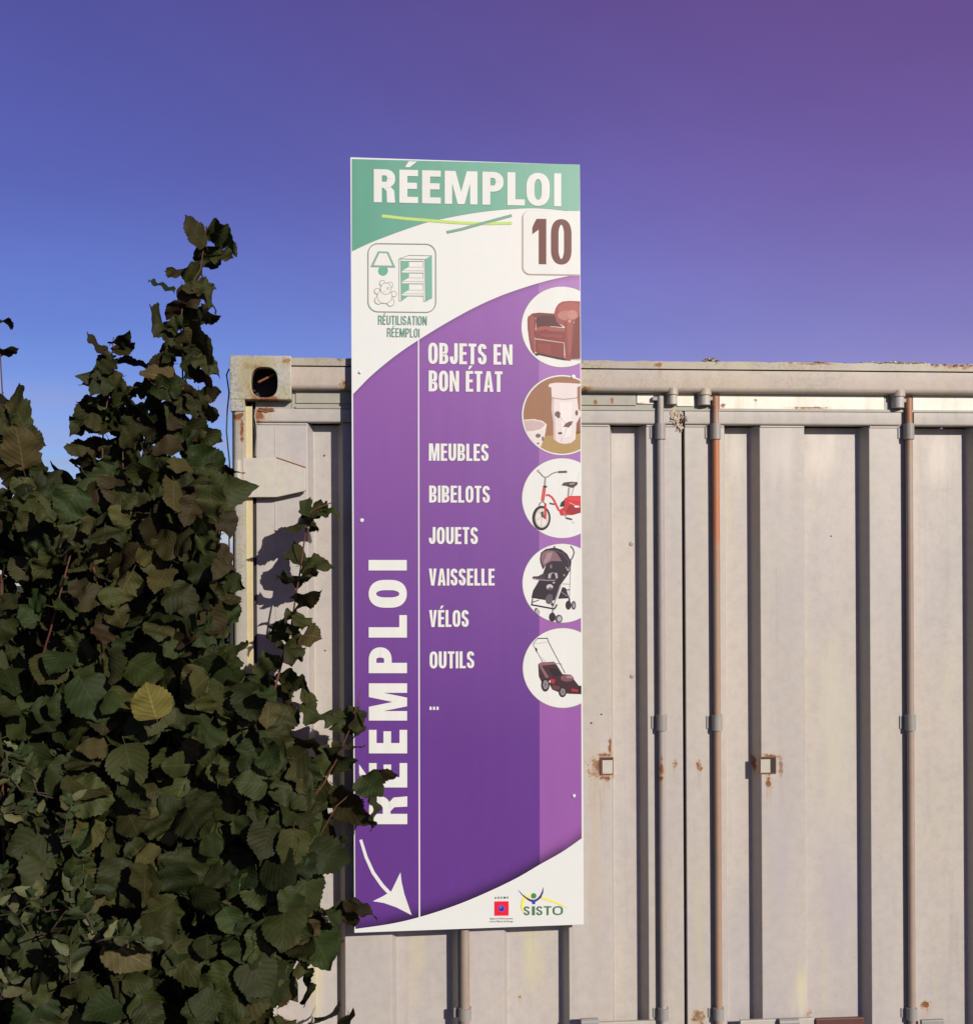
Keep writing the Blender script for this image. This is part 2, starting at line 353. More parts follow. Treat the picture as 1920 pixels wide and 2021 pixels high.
# header: thin lip on top of a rounded box beam
xh0 = PX(575, -.035); xh1 = XR - (xh0 - XL)
xh0b = xh0 + .0015
def lipz(x): return 0
mb = MB()
n = 90; top = []
random.seed(3)
for i in range(n + 1):
    x = xh0b + (xh1 - xh0b) * i / n
    j = random.uniform(-.0015, .0015)
    top.append((x, z_top + j))
verts_front = [(x, z) for x, z in top]
for i in range(n):
    (xa, za), (xb, zb) = top[i], top[i + 1]
    mb.poly([(xa, -.032, z_lip + .0025), (xb, -.032, z_lip + .0025), (xb, -.032, zb), (xa, -.032, za)])
    mb.poly([(xa, -.032, za), (xb, -.032, zb), (xb, .06, zb - .003), (xa, .06, za - .003)])
mb.poly([(xh0b, -.032, z_lip + .0025), (xh0b, .06, z_lip + .0025), (xh1, .06, z_lip + .0025), (xh1, -.032, z_lip + .0025)])
bc(mb, 'header_lip', m_lip, recalc=True)
mb = MB()
r = .014; pr = [(.06, z_lip - .001), (-.0295, z_lip - .001)]
for a in range(0, 6):
    t = a / 5 * math.pi / 2
    pr.append((-.0295 + r - r * math.cos(t), z_hb + r - r * math.sin(t)))
pr += [(.06, z_hb)]
mb.prism(pr, 'x', xh0b, xh1); bc(mb, 'header_beam', m_head, auto=35)
# recess panel behind header gap
mb = MB(); mb.box(PX(577), XR - .15, .0, .05, z_ru - .03, z_hb + .01); bc(mb, 'door_head_backing', m_oliv)
mb = MB(); mb.box(PX(506), PX(577) - .001, .0, .05, z_ru - .03, PZ(790)); bc(mb, 'door_head_backing', m_oliv)
# strips in the gap: olive then cream
def strip(x0, x1, m, y0=788, y1=805.5, Y=-.004, name='seal_strip', dz=0):
    mb = MB(); mb.box(PX(x0, Y), PX(x1, Y), Y, .004, PZ(y1, Y) + dz, PZ(y0, Y) + dz + .012)
    return bc(mb, name, m, bevel=.0015)
strip(585, 1257, m_oliv, 780, 800); strip(1258.5, 1291, m_cream, 786, 797)
strip(1337.5, 1371, m_cream, 784, 801)
strip(1421, 1746, m_cream, 780, 804, dz=-.002); strip(1803, 2190, m_cream, 780, 804, dz=-.004)
mb = MB(); mb.box(PX(585), XR - .06, -.007, .0, z_ru + .0015, z_ru + .0075); bc(mb, 'gasket_ledge', m_oliv)

# doors -----------------------------------------------------------
Y0 = 0.0
xs_left = [('c', 506, 608), ('t', 612, 663), ('c', 677, 769), ('t', 780, 881), ('c', 899, 990), ('t', 998, 1098), ('c', 1119, 1204), ('t', 1211.5, 1254), ('c', 1276, 1346)]
xs_right = [('c', 1352, 1430), ('t', 1440, 1475), ('c', 1500, 1588), ('t', 1598, 1686), ('c', 1716, 1801), ('t', 1812, 1897), ('c', 1929, 2012), ('t', 2024, 2110), ('c', 2142, 2235)]
RUN = 0.0135
def door_profile(xs):
    pts = []
    for i, (k, a, b) in enumerate(xs):
        if k == 'c':
            xa, xb = PX(a), PX(b)
            pts += [(xa, 0.0), (xb, 0.0)]
    out = [pts[0], pts[1]]
    for i in range(1, len(pts) // 2):
        xb = out[-1][0]; xa = pts[2 * i][0]
        out += [(xb + RUN, D), (xa - RUN, D), pts[2 * i], pts[2 * i + 1]]
    return out
def make_door(xs, hinge_side):
    d = door_profile(xs)
    x0, x1 = d[0][0], d[-1][0]
    door = MB()
    back = [(x1, D + .012), (x0, D + .012)]
    door.prism(d + back, 'z', z_base, z_rb - .001)
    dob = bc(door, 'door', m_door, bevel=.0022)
    # top rail of the door
    m = MB(); rr = .006; pr = [(.02, z_ru), (-.006, z_ru)]
    for a in range(5):
        t = a / 4 * math.pi / 2; pr.append((-.006 + rr - rr * math.cos(t), z_rb + rr - rr * math.sin(t)))
    pr.append((.02, z_rb))
    return dob, (x0, x1), pr
dl, (lx0, lx1), pr = make_door(xs_left, 0)
dr, (rx0, rx1), _ = make_door(xs_right, 1)
def child(mb, name, m, parent, **k):
    o = mb.build(name, m, None, **k); o.parent = parent; o.location = -Vector(box_root.location) - parent.location; return o
m1 = MB(); m1.prism(pr, 'x', lx0, lx1); child(m1, 'top_rail', m_drail, dl, auto=35)
gap = PX(1778); gap2 = PX(1803)
m1 = MB(); m1.prism(pr, 'x', rx0, gap); child(m1, 'top_rail', m_drail, dr, auto=35)
m1 = MB(); m1.prism(pr, 'x', gap2, rx1); child(m1, 'top_rail', m_drail, dr, auto=35)
# thin weld beads under the rail on each crest
for xs, dd in ((xs_left, dl), (xs_right, dr)):
    for k, a, b in xs:
        if k == 'c':
            m1 = MB(); m1.box(PX(a) + .001, PX(b) - .001, -.003, .0005, z_rb - .006, z_rb - .0015)
            child(m1, 'weld_bead', m_drail, dd, bevel=.001)
# seam seal between doors
m1 = MB(); m1.box(lx1 + .0005, rx0 - .0005, .012, .03, z_base, z_ru - .002); bc(m1, 'centre_seal', m_dark)
m1 = MB(); m1.box(PX(543.3), PX(545), -.0012, .001, z_base, z_rb - .01); child(m1, 'seam_bead', m_drail, dl)
# left frame: gap seal, yellow strip, post
m1 = MB(); m1.box(PX(499.5), PX(506) - .0005, .004, .03, z_base, PZ(812)); bc(m1, 'hinge_seal', m_dark)
m1 = MB(); m1.box(PX(499.5), PX(500.8), -.010, .0035, z_base, PZ(803)); bc(m1, 'seal_lip', m_dark)
m1 = MB(); m1.box(PX(485.5, -.014), PX(499, -.014), -.012, .02, z_base, PZ(808)); bc(m1, 'inner_post', m_strip, bevel=.001)
pp = [(PX(485, -.03), .05), (PX(485, -.03), -.030)]
xa, xb = PX(457, -.03), PX(485, -.03)
for a in range(1, 8):
    t = a / 7 * math.pi / 2; pp.append((xa + .018 - .018 * math.sin(t), -.030 + .03 - .03 * math.cos(t)))
pp += [(xa, .10), (xb, .10)]
m1 = MB(); m1.prism(pp, 'z', z_base, PZ(812, -.03, 470)); bc(m1, 'corner_post', m_post, auto=40)
m1 = MB(); m1.prism([(XL + XR - x, y) for x, y in pp], 'z', z_base, PZ(812, -.03, 470)); bc(m1, 'corner_post', m_post, auto=40)
m1 = MB(); m1.box(rx1 + .006, XR - (xb - XL) - .0, -.012, .02, z_base, PZ(808)); bc(m1, 'inner_post', m_strip)

# corner casting with a real oval hole
def casting(mirror=False):
    bm = bmesh.new()
    A = P(453, 700.5, -.035); B = P(575, 788, -.035)
    zt = P(500, 701, -.035).z; zb = P(520, 788, -.035).z
    x0 = A.x; x1 = B.x; zc = P(453, 811, -.035).z; xc = PX(484, -.035)
    h = P(521.5, 754, -.035); hx, hz = 25.5 / 740, 29.5 / 740
    nseg = 32; inner = []; outer = []
    for i in range(nseg):
        a = 2 * math.pi * i / nseg; c, s = math.cos(a), math.sin(a)
        e = 0.72
        inner.append((h.x + hx * math.copysign(abs(c) ** e, c), h.z + hz * math.copysign(abs(s) ** e, s)))
        # cast onto rectangle
        tx = ((x1 if c > 0 else x0) - h.x) / c if abs(c) > 1e-6 else 1e9
        tz = ((zt if s > 0 else zb) - h.z) / s if abs(s) > 1e-6 else 1e9
        t = min(tx, tz); outer.append((h.x + c * t, h.z + s * t))
    # snap corners
    for cx, cz in ((x0, zt), (x1, zt), (x1, zb), (x0, zb)):
        j = min(range(nseg), key=lambda q: (outer[q][0] - cx) ** 2 + (outer[q][1] - cz) ** 2); outer[j] = (cx, cz)
    f = -.035; bk = .10
    vi = [bm.verts.new((x, f, z)) for x, z in inner]; vo = [bm.verts.new((x, f, z)) for x, z in outer]
    vib = [bm.verts.new((x, f + .028, z)) for x, z in inner]; vob = [bm.verts.new((x, bk, z)) for x, z in outer]
    for i in range(nseg):
        j = (i + 1) % nseg
        bm.faces.new((vi[i], vi[j], vo[j], vo[i])); bm.faces.new((vi[i], vib[i], vib[j], vi[j])); bm.faces.new((vo[i], vo[j], vob[j], vob[i]))
    bm.faces.new(vob)
    if True:
        me = bpy.data.meshes.new('corner_casting')
        bmesh.ops.recalc_face_normals(bm, faces=bm.faces)
        es = [e for e in bm.edges if len(e.link_faces) == 2 and e.calc_face_angle(0) > 1.0]
        bmesh.ops.bevel(bm, geom=es, offset=.0025, segments=2, affect='EDGES', profile=.6, clamp_overlap=True)
        if mirror:
            for v in bm.verts: v.co.x = XL + XR - v.co.x
            bmesh.ops.reverse_faces(bm, faces=bm.faces)
        bm.to_mesh(me); bm.free()
    o = link('corner_casting', me, m_cast); adopt(o, box_root)
    mb2 = MB(); mx = (lambda x: XL + XR - x) if mirror else (lambda x: x)
    a, b = sorted((mx(x0 + .001), mx(xc)))
    mb2.box(a, b, -.0335, .08, zc, zb + .0005); bc(mb2, 'casting_leg', m_cast, bevel=.002)
    # dark sheet painting the shade inside the casting, and a bent rusty bar
    a, b = sorted((mx(h.x - hx - .012), mx(h.x + hx + .012)))
    m2 = MB(); m2.box(a, b, .06, .064, h.z - hz - .012, h.z + hz + .012); child(m2, 'cavity_shade', m_dark, o)
    m2 = MB(); m2.tube([(mx(h.x - hx * .55), -.004, h.z + hz * .12), (mx(h.x + hx * .75), .0, h.z + hz * .72)], .003, 6); child(m2, 'lashing_bar', m_rust, o)
casting(); casting(True)
# hinges
def hinge(py):
    q = [(480, -38), (547, -40), (604, -21), (604.5, 25), (547, 37.5), (482, 38)]
    z = PZ(py + 0, -.03, 540); s = 740.0
    pr = [(PX(x, -.026), z - dy / s) for x, dy in q]
    m = MB(); m.prism(pr, 'y', -.031, -.012); o = bc(m, 'hinge_plate', m_hinge, bevel=.0018)
    q2 = [(547, -40.5), (604, -21.5), (604, -19.5), (547, -38.5)]; m = MB(); m.prism([(PX(x, -.026), z - dy / s) for x, dy in q2], 'y', -.0325, -.02); child(m, 'weld_bead', m_rust, o)
    m = MB(); cx = PX(470, -.034)
    m.tube([(cx, -.026, z - 42 / s), (cx, -.026, z + 34 / s)], .0125, 14); child(m, 'hinge_pin', m_post, o, auto=40)
    m = MB(); m.box(PX(545), PX(604) - .001, -.0121, .002, z - .026, z + .028); child(m, 'hinge_block', m_hinge, o)
hinge(943); hinge(2053)
# locking rods
def rod(px, door, m, top=782, w=14.5, keeper=True, kx=None):
    Y = -.013; x = PX(px, Y); r_ = w / 740 / 2
    z1 = PZ(top, Y, px)
    mb = MB(); mb.tube([(x, Y, z_base + .02), (x, Y, PZ(850, Y))], r_, 14)
    ro = child(mb, 'locking_rod', m, door, auto=50)
    mb = MB(); mb.tube([(x, Y, PZ(852, Y)), (x, Y, z1)], r_ * .93, 14)
    child(mb, 'rod_end', m_rodg if m is m_rodg else m_rodm, door, auto=50)
    for (ya, yb) in ((836, 867), (1411, 1442), (1990, 2014), (2400, 2430)):
        za, zb = PZ(yb, Y, px), PZ(ya, Y, px)
        mb = MB(); rr = r_ + .0042; prf = [(x + rr, .003), (x + rr, Y)]
        for a in range(1, 8):
            t = a / 8 * math.pi; prf.append((x + rr * math.cos(t), Y - rr * math.sin(t)))
        prf += [(x - rr, Y), (x - rr, .003)]
        mb.prism(prf, 'z', za, zb)
        mb.box(x - rr - .012, x - rr, -.003, .003, za + .004, zb - .004)
        child(mb, 'rod_bracket', m_clamp, door, auto=40)
    mb = MB(); mb.box(x - .022, x - r_ * .6, Y - .003, Y + .012, z1 - .012, z1 - .001); child(mb, 'cam', m_clamp, door, bevel=.002)
rod(1304.5, dl, m_rodg); rod(913, dl, m_rodm, w=19)
rod(1413.5, dr, m_rodo, 782); rod(1795, dr, m_rodm, 786); rod(2170, dr, m_rodg)
# cam keepers hanging under the header
for px, wd, y1 in ((1329, 20, 797), (1393, 23, 798), (1776, 23, 801), (880, 22, 797)):
    Y = -.020; x = PX(px, Y); hw = wd / 735 / 2
    mb = MB(); prf = []
    for a in range(10):
        t = math.pi * a / 9; prf.append((x + hw * math.cos(t), Y + .008 - .018 * math.sin(t)))
    prf += [(x - hw, .012), (x + hw, .012)]
    mb.prism(prf, 'z', PZ(y1, Y), z_hb + .012)
    o = bc(mb, 'cam_keeper', m_drail, auto=40)
    mb = MB(); prf2 = [(x + (a - x) * 1.18, b * 1.12 if b < 0 else b) for a, b in prf]; mb.prism(prf2, 'z', z_hb - .006, z_hb + .011); child(mb, 'keeper_collar', m_head, o, auto=40)
# square lashing openings with rusty rims
def opening(x0, x1, y0, y1, Y, door, dark_side):   # a small lashing pocket
    a, b = PX(x0, Y), PX(x1, Y); zt, zb = PZ(y0, Y, x0), PZ(y1, Y, x0); w = .0028
    m = MB(); m.box(a - w, b + w, Y - .002, Y + .001, zt, zt + w); m.box(a - w, b + w, Y - .002, Y + .001, zb - w, zb)
    m.box(a - w, a, Y - .0025, Y + .001, zb, zt); m.box(b, b + w, Y - .0025, Y + .001, zb, zt)
    child(m, 'opening_rim', m_rust, door)
    m = MB(); m.box(a, b, Y - .0012, Y + .0012, zb, zt); child(m, 'opening_shade', m_dark, door)  # dark sheet on the surface, painted shade of the recess
    m = MB()
    if dark_side:
        m.box(a + .0008, b - .014, Y - .0028, Y - .0013, zb + .001, zt - .004); m.box(a + .0008, PX(1500) - .0006, Y - .0013, .014, zb + .001, zt - .004)
    else: m.box(a + .003, b - .0, Y - .003, Y - .0013, zb + .001, zt - .005)
    child(m, 'opening_plate', m_plate, door)
opening(1184, 1206, 1497, 1528, -.001, dl, False)
opening(1498, 1527, 1496, 1526, -.0015, dr, True)
# rivets
for px, py, s, Y in ((1246, 1073, 4.6, D), (1247, 1335, 4.2, D), (1167, 1427, 1.8, 0), (1640, 1058, 1.4, D), (642, 1284, 1.6, D), (640, 899, 1.8, D), (1187, 1410, 1.6, 0)):
    p = P(px, py, Y); m = MB(); m.tube([(p.x, Y + .001, p.z), (p.x, Y - .0018, p.z), (p.x, Y - .0026, p.z)], [s / 740, s / 740, s / 1300], 12)
    child(m, 'rivet', m_clamp if s > 3 else m_brown, dl if px < 1348 else dr)
# flaked putty at the top of the seam
random.seed(5)
def chunk(px, py, Y, w, h, d, name, m, parent, seed=0, jag=.35):
    rr = random.Random(seed); bm = bmesh.new(); bmesh.ops.create_icosphere(bm, subdivisions=3, radius=1)
    ph = [rr.uniform(0, 6.3) for _ in range(6)]
    for v in bm.verts:
        k = 1 + jag * (math.sin(v.co.x * 5 + ph[0]) * math.sin(v.co.z * 6 + ph[1]) + .6 * math.sin(v.co.z * 13 + ph[2]) * math.sin(v.co.x * 11 + ph[3])) + rr.uniform(-.06, .06)
        v.co = Vector((v.co.x * w / 1480 * k, v.co.y * d * k, v.co.z * h / 1480 * k))
    p = P(px, py, Y)
    for v in bm.verts: v.co += p
    me = bpy.data.meshes.new(name); bm.to_mesh(me); bm.free()
    o = link(name, me, m); o.parent = parent; o.location = -Vector(box_root.location) - (parent.location if parent is not box_root else Vector((0, 0, 0))); return o
chunk(1334, 823, -.006, 24, 26, .006, 'paint_flake', m_chunk, dl, 1, .5)
chunk(1341, 842, -.001, 14, 18, .005, 'paint_flake', m_chunk, dl, 2, .5)
chunk(1344, 826, -.007, 8, 16, .005, 'paint_flake', m_brown, dl, 6, .4)
chunk(1354, 827, -.006, 6, 10, .004, 'paint_flake', m_chunk, dr, 3, .4)
chunk(525, 809, -.006, 30, 8, .004, 'paint_flake', m_rust, dl, 4, .5)
# debris and lifted paint on the roof edge
for i, (px, py, w, h) in enumerate([(1400, 711, 18, 8), (1413, 715, 12, 8), (1392, 713, 12, 8), (1620, 717, 16, 5), (1612, 716, 14, 4)]):
    chunk(px, py, -.02, w, h, .012, 'roof_debris', m_chunk, box_root, 20 + i, .5)
rr = random.Random(9)
for i in range(26):
    px = 1700 + i * 5 + rr.uniform(-2, 2); chunk(px, 717.5 + rr.uniform(-1, 1), -.02, rr.uniform(8, 18), rr.uniform(2, 5.5), .010, 'roof_debris', m_cream if i % 3 else m_chunk, box_root, 40 + i, .5)
m_moss = plain('roof_moss', (0.12, 0.085, 0.03), 1.0, 0.1, 0.5, 150)
for i in range(60):
    px = rr.uniform(1832, 2100); chunk(px, 722 + rr.uniform(-1.5, 2), -.02, rr.uniform(5, 14), rr.uniform(1.5, 4.5), .012, 'roof_moss', m_moss, box_root, 80 + i, .5)
for i in range(34):
    px = rr.uniform(580, 1800); chunk(px, 713 + (px - 1000) * .006 + rr.uniform(-.5, 1), -.018, rr.uniform(3, 10), rr.uniform(1.5, 3), .010, 'roof_debris', m_oliv if i % 3 else m_chunk, box_root, 150 + i, .5)

# lower handles, just entering the frame
def handle_bar(x0, x1, y, m, parent, Y=-.03, h=26):
    mb = MB(); za = PZ(y, Y, x0)
    mb.box(PX(x0, Y), PX(x1, Y), Y - .006, Y + .006, za - h / 740, za); return child(mb, 'locking_handle', m, parent, bevel=.002)
handle_bar(1604, 1699, 2011, m_brown, dr, h=40)
handle_bar(1455, 1600, 2014, m_drail, dr, Y=-.028)
handle_bar(1148, 1288, 2019, m_drail, dl, Y=-.02)
handle_bar(1812, 1857, 2014, m_clamp, dr, h=40)
for px, w in ((1163, 34), (1556, 40)):
    mb = MB(); Y = -.040; p = P(px, 2018, Y); mb.tube([(p.x - w / 1480, Y, p.z), (p.x + w / 1480, Y, p.z)], .011, 12)
    child(mb, 'handle_catch', m_clamp, dl if px < 1348 else dr, auto=50)
# door rubber lip along bottom rail
mb = MB(); mb.box(lx0, rx1, -.01, .02, .0, z_base - .01); bc(mb, 'door_sill', m_rust)

# cable beside the post
mb = MB(); mb.tube([P(452, 728, .0), P(447, 740, -.01), P(449.5, 756, -.01), P(452, 775, -.0), P(448.5, 810, -.012), P(447, 850, -.012), P(449.5, 880, -.01), P(453, 912, -.0), P(452, 1000, .0), P(453, 1300, .0)], .0019, 7)
tag(mb.build('cable', m_cable, smooth=True), 'thin black cable hanging down the left corner post of the container', 'cable')
mb = MB(); mb.tube([P(504, 808, -.012), P(502.5, 822, -.013), P(506, 840, -.012), P(506.5, 860, -.011), P(503.5, 900, -.011)], .0017, 6)
tag(mb.build('cord', m_clamp, smooth=True), 'loose grey cord dangling in the hinge gap above the door hinge', 'cord')

# ------------------------------------------------------------------ SIGN
SP = {}
pTL = P(691.3, 311.3, -.062); pTR = P(1145.6, 322.6, -.046); pBL = P(699.5, 1839.5, -.062); pBR = P(1151, 1827.8, -.046)
o_ = Vector(((pTL.x + pBL.x) / 2, -.062, 0)); u_ = Vector((((pTR.x + pBR.x) / 2) - o_.x, .016, 0)); SW = u_.length; u_.normalize()
nrm = Vector((u_.y, -u_.x, 0))     # towards the camera
def S(px, py):                     # photo pixel -> sign-local (u, z)
    d = ray(px, py); t = (o_ - CAM).dot(nrm) / d.dot(nrm); p = CAM + d * t - o_
    return (p.dot(u_), p.z)
sign = empty('information_sign', 'tall white purple and green recycling centre sign reading REEMPLOI 10 on the container', 'sign', o_)
sign.rotation_euler.z = math.atan2(u_.y, u_.x)
zT = (S(691.3, 311.3)[1] + S(1145.6, 322.6)[1]) / 2; zB = (S(699.5, 1839.5)[1] + S(1151, 1827.8)[1]) / 2
LAY = 0.00013
def at(px, py, lay): a = S(px, py); return (a[0], -lay * LAY, a[1])
m_print, t_, b_ = mat('sign_print', 0.38, 0.35)
at_ = t_.nodes.new('ShaderNodeAttribute'); at_.attribute_name = 'Col'
pn = t_.nodes.new('ShaderNodeTexNoise'); pn.inputs['Scale'].default_value = 900; pn.inputs['Detail'].default_value = 2
pg = t_.nodes.new('ShaderNodeNewGeometry'); t_.links.new(pg.outputs['Position'], pn.inputs['Vector'])
pr_ = t_.nodes.new('ShaderNodeMapRange'); pr_.inputs[1].default_value = .3; pr_.inputs[2].default_value = .7; pr_.inputs[3].default_value = .93; pr_.inputs[4].default_value = 1.05
t_.links.new(pn.outputs['Fac'], pr_.inputs[0])
pm = t_.nodes.new('ShaderNodeMixRGB'); pm.blend_type = 'MULTIPLY'; pm.inputs[0].default_value = 1
ps = t_.nodes.new('ShaderNodeMapping'); ps.inputs['Scale'].default_value = (14, 1, 1.2); t_.links.new(pg.outputs['Position'], ps.inputs[0])
ps2 = t_.nodes.new('ShaderNodeTexNoise'); ps2.inputs['Scale'].default_value = 2; ps2.inputs['Detail'].default_value = 6; t_.links.new(ps.outputs[0], ps2.inputs['Vector'])
ps3 = t_.nodes.new('ShaderNodeMapRange'); ps3.inputs[1].default_value = .35; ps3.inputs[2].default_value = .75; ps3.inputs[3].default_value = .815; ps3.inputs[4].default_value = .765; t_.links.new(ps2.outputs['Fac'], ps3.inputs[0])
ps4 = t_.nodes.new('ShaderNodeMath'); ps4.operation = 'MULTIPLY'; t_.links.new(ps3.outputs[0], ps4.inputs[0]); t_.links.new(pr_.outputs[0], ps4.inputs[1])
t_.links.new(at_.outputs['Color'], pm.inputs[1]); t_.links.new(ps4.outputs[0], pm.inputs[2])
pb_ = t_.nodes.new('ShaderNodeTexNoise'); pb_.inputs['Scale'].default_value = 3.5; t_.links.new(pg.outputs['Position'], pb_.inputs['Vector'])
pbb = t_.nodes.new('ShaderNodeBump'); pbb.inputs['Strength'].default_value = .12; pbb.inputs['Distance'].default_value = .01; t_.links.new(pb_.outputs['Fac'], pbb.inputs['Height']); t_.links.new(pbb.outputs[0], b_.inputs['Normal']); t_.links.new(pm.outputs[0], b_.inputs['Base Color'])
m_panel = plain('sign_panel_white', (0.575, 0.592, 0.565), 0.4, 0.4, 0.02)

def clip(poly, inside, inter):
    out = []
    for i in range(len(poly)):
        a, b = poly[i - 1], poly[i]; ia, ib = inside(a), inside(b)
        if ib:
            if not ia: out.append(inter(a, b))
            out.append(b)
        elif ia: out.append(inter(a, b))
    return out
def clip_edge(poly):               # right edge of the print
    xr = lambda y: 1143.8 + (y - 322) * 0.0031
    f = lambda p: xr(p[1]) - p[0]
    def it(a, b):
        t = f(a) / (f(a) - f(b)); return (a[0] + (b[0] - a[0]) * t, a[1] + (b[1] - a[1]) * t)
    return clip(poly, lambda p: f(p) >= 0, it)
def clip_circle(poly, cx, cy, r, n=48):
    for i in range(n):
        a = 2 * math.pi * (i + .5) / n; nx, ny = math.cos(a), math.sin(a); k = r
        f = lambda p, nx=nx, ny=ny: k - ((p[0] - cx) * nx + (p[1] - cy) * ny)
        def it(p, q):
            t = f(p) / (f(p) - f(q)); return (p[0] + (q[0] - p[0]) * t, p[1] + (q[1] - p[1]) * t)
        poly = clip(poly, lambda p: f(p) >= 0, it)
        if len(poly) < 3: return []
    return poly

class Print:
    """flat print elements in photo pixels, one mesh"""
    def __init__(s): s.mb = MB(); s.circ = None
    def poly(s, pts, c, lay):
        pts = clip_edge(list(pts))
        if s.circ and len(pts) > 2: pts = clip_circle(pts, *s.circ)
        if len(pts) < 3: return
        q = []
        for p in pts:
            if not q or abs(p[0] - q[-1][0]) + abs(p[1] - q[-1][1]) > 1e-4: q.append(p)
        if len(q) > 2 and abs(q[0][0] - q[-1][0]) + abs(q[0][1] - q[-1][1]) < 1e-4: q.pop()
        if len(q) < 3: return
        a = sum(q[i - 1][0] * q[i][1] - q[i][0] * q[i - 1][1] for i in range(len(q)))
        if a > 0: q.reverse()      # wind so that normals face the viewer
        s.mb.poly([at(x, y, lay) for x, y in q], c)
    def grad(s, quad, cols, lay):  # unclipped quad with a colour per corner
        s.mb.poly([at(x, y, lay) for x, y in quad], cols)
    def ell(s, cx, cy, rx, ry, c, lay, n=32, a0=0, a1=360):
        s.poly([(cx + rx * math.cos(R(a0 + (a1 - a0) * i / n)), cy + ry * math.sin(R(a0 + (a1 - a0) * i / n))) for i in range(n if a1 - a0 == 360 else n + 1)], c, lay)
    def ring(s, cx, cy, rx, ry, w, c, lay, n=36, a0=0, a1=360):
        s.strip([(cx + rx * math.cos(R(a0 + (a1 - a0) * i / n)), cy + ry * math.sin(R(a0 + (a1 - a0) * i / n))) for i in range(n + 1)], w, c, lay)
    def strip(s, pts, w, c, lay, closed=False):
        m = len(pts); L_, R_ = [], []
        for i in range(m):
            if closed: a, b = pts[i - 1], pts[(i + 1) % m]
            else: a, b = pts[max(i - 1, 0)], pts[min(i + 1, m - 1)]
            dx, dy = b[0] - a[0], b[1] - a[1]; l = math.hypot(dx, dy) or 1; nx, ny = -dy / l, dx / l
            ww = w[i] if hasattr(w, '__len__') else w
            L_.append((pts[i][0] + nx * ww / 2, pts[i][1] + ny * ww / 2)); R_.append((pts[i][0] - nx * ww / 2, pts[i][1] - ny * ww / 2))
        for i in range(m if closed else m - 1):
            j = (i + 1) % m; s.poly([L_[i], L_[j], R_[j], R_[i]], c, lay)
    def line(s, pts, w, c, lay):
        for a, b in zip(pts, pts[1:]):
            dx, dy = b[0] - a[0], b[1] - a[1]; l = math.hypot(dx, dy) or 1; nx, ny = -dy / l * w / 2, dx / l * w / 2
            s.poly([(a[0] + nx, a[1] + ny), (b[0] + nx, b[1] + ny), (b[0] - nx, b[1] - ny), (a[0] - nx, a[1] - ny)], c, lay)
    def done(s, name, parent=None):
        o = s.mb.build(name, m_print, parent or sign, recalc=False); return o

# panel board, edge and back rails
mb = MB(); mb.box(0.0, SW, 0.0008, .0040, zB, zT); o = mb.build('panel', m_panel, sign, bevel=.0004)
for zz in (zT - .25, (zT + zB) / 2, zB + .25):
    mb = MB(); mb.box(.05, SW - .05, .0042, .040, zz - .02, zz + .02); mb.build('mounting_rail', m_clamp, sign)

WHITE = (0.73, 0.745, 0.705)
PUR_T, PUR_B = (0.285, 0.105, 0.380), (0.118, 0.034, 0.240)
LP_T, LP_B = (0.38, 0.17, 0.46), (0.290, 0.098, 0.360)
GREEN = (0.105, 0.33, 0.235)
def lerp(a, b, t): return tuple(x + (y - x) * t for x, y in zip(a, b))
def interp(tab, x):
    if x <= tab[0][0]: return tab[0][1]
    for (a, ya), (b, yb) in zip(tab, tab[1:]):
        if x <= b: return ya + (yb - ya) * (x - a) / (b - a)
    return tab[-1][1]
def smooth(tab, n=70):             # Catmull-Rom through the table
    out = []; x0, x1 = tab[0][0], tab[-1][0]
    for i in range(n + 1):
        x = x0 + (x1 - x0) * i / n
        k = max(0, min(len(tab) - 2, sum(1 for t in tab[1:-1] if t[0] <= x)))
        p1, p2 = tab[k], tab[k + 1]; p0 = tab[max(k - 1, 0)]; p3 = tab[min(k + 2, len(tab) - 1)]
        t = (x - p1[0]) / (p2[0] - p1[0]); h = p2[0] - p1[0]
        m1 = (p2[1] - p0[1]) / (p2[0] - p0[0]) * h; m2 = (p3[1] - p1[1]) / (p3[0] - p1[0]) * h
        y = (2 * t**3 - 3 * t**2 + 1) * p1[1] + (t**3 - 2 * t**2 + t) * m1 + (-2 * t**3 + 3 * t**2) * p2[1] + (t**3 - t**2) * m2
        out.append((x, y))
    return out
# green field
gb = smooth([(694.6, 495.5), (731.2, 478.3), (782.3, 458.6), (838.6, 439.4), (866.8, 432.5), (935.9, 419.6), (1000, 412.4), (1063.8, 410.3), (1144.1, 418)])
gt = lambda x: 313.2 + (x - 694) * 0.0244
pr = Print()
for (xa, ya), (xb, yb) in zip(gb, gb[1:]): pr.grad([(xa, gt(xa)), (xa, ya), (xb, yb), (xb, gt(xb))], [lerp(GREEN, (.2, .44, .33), (x - 694) / 450) for x in (xa, xa, xb, xb)], 1)
pr.done('green_field')
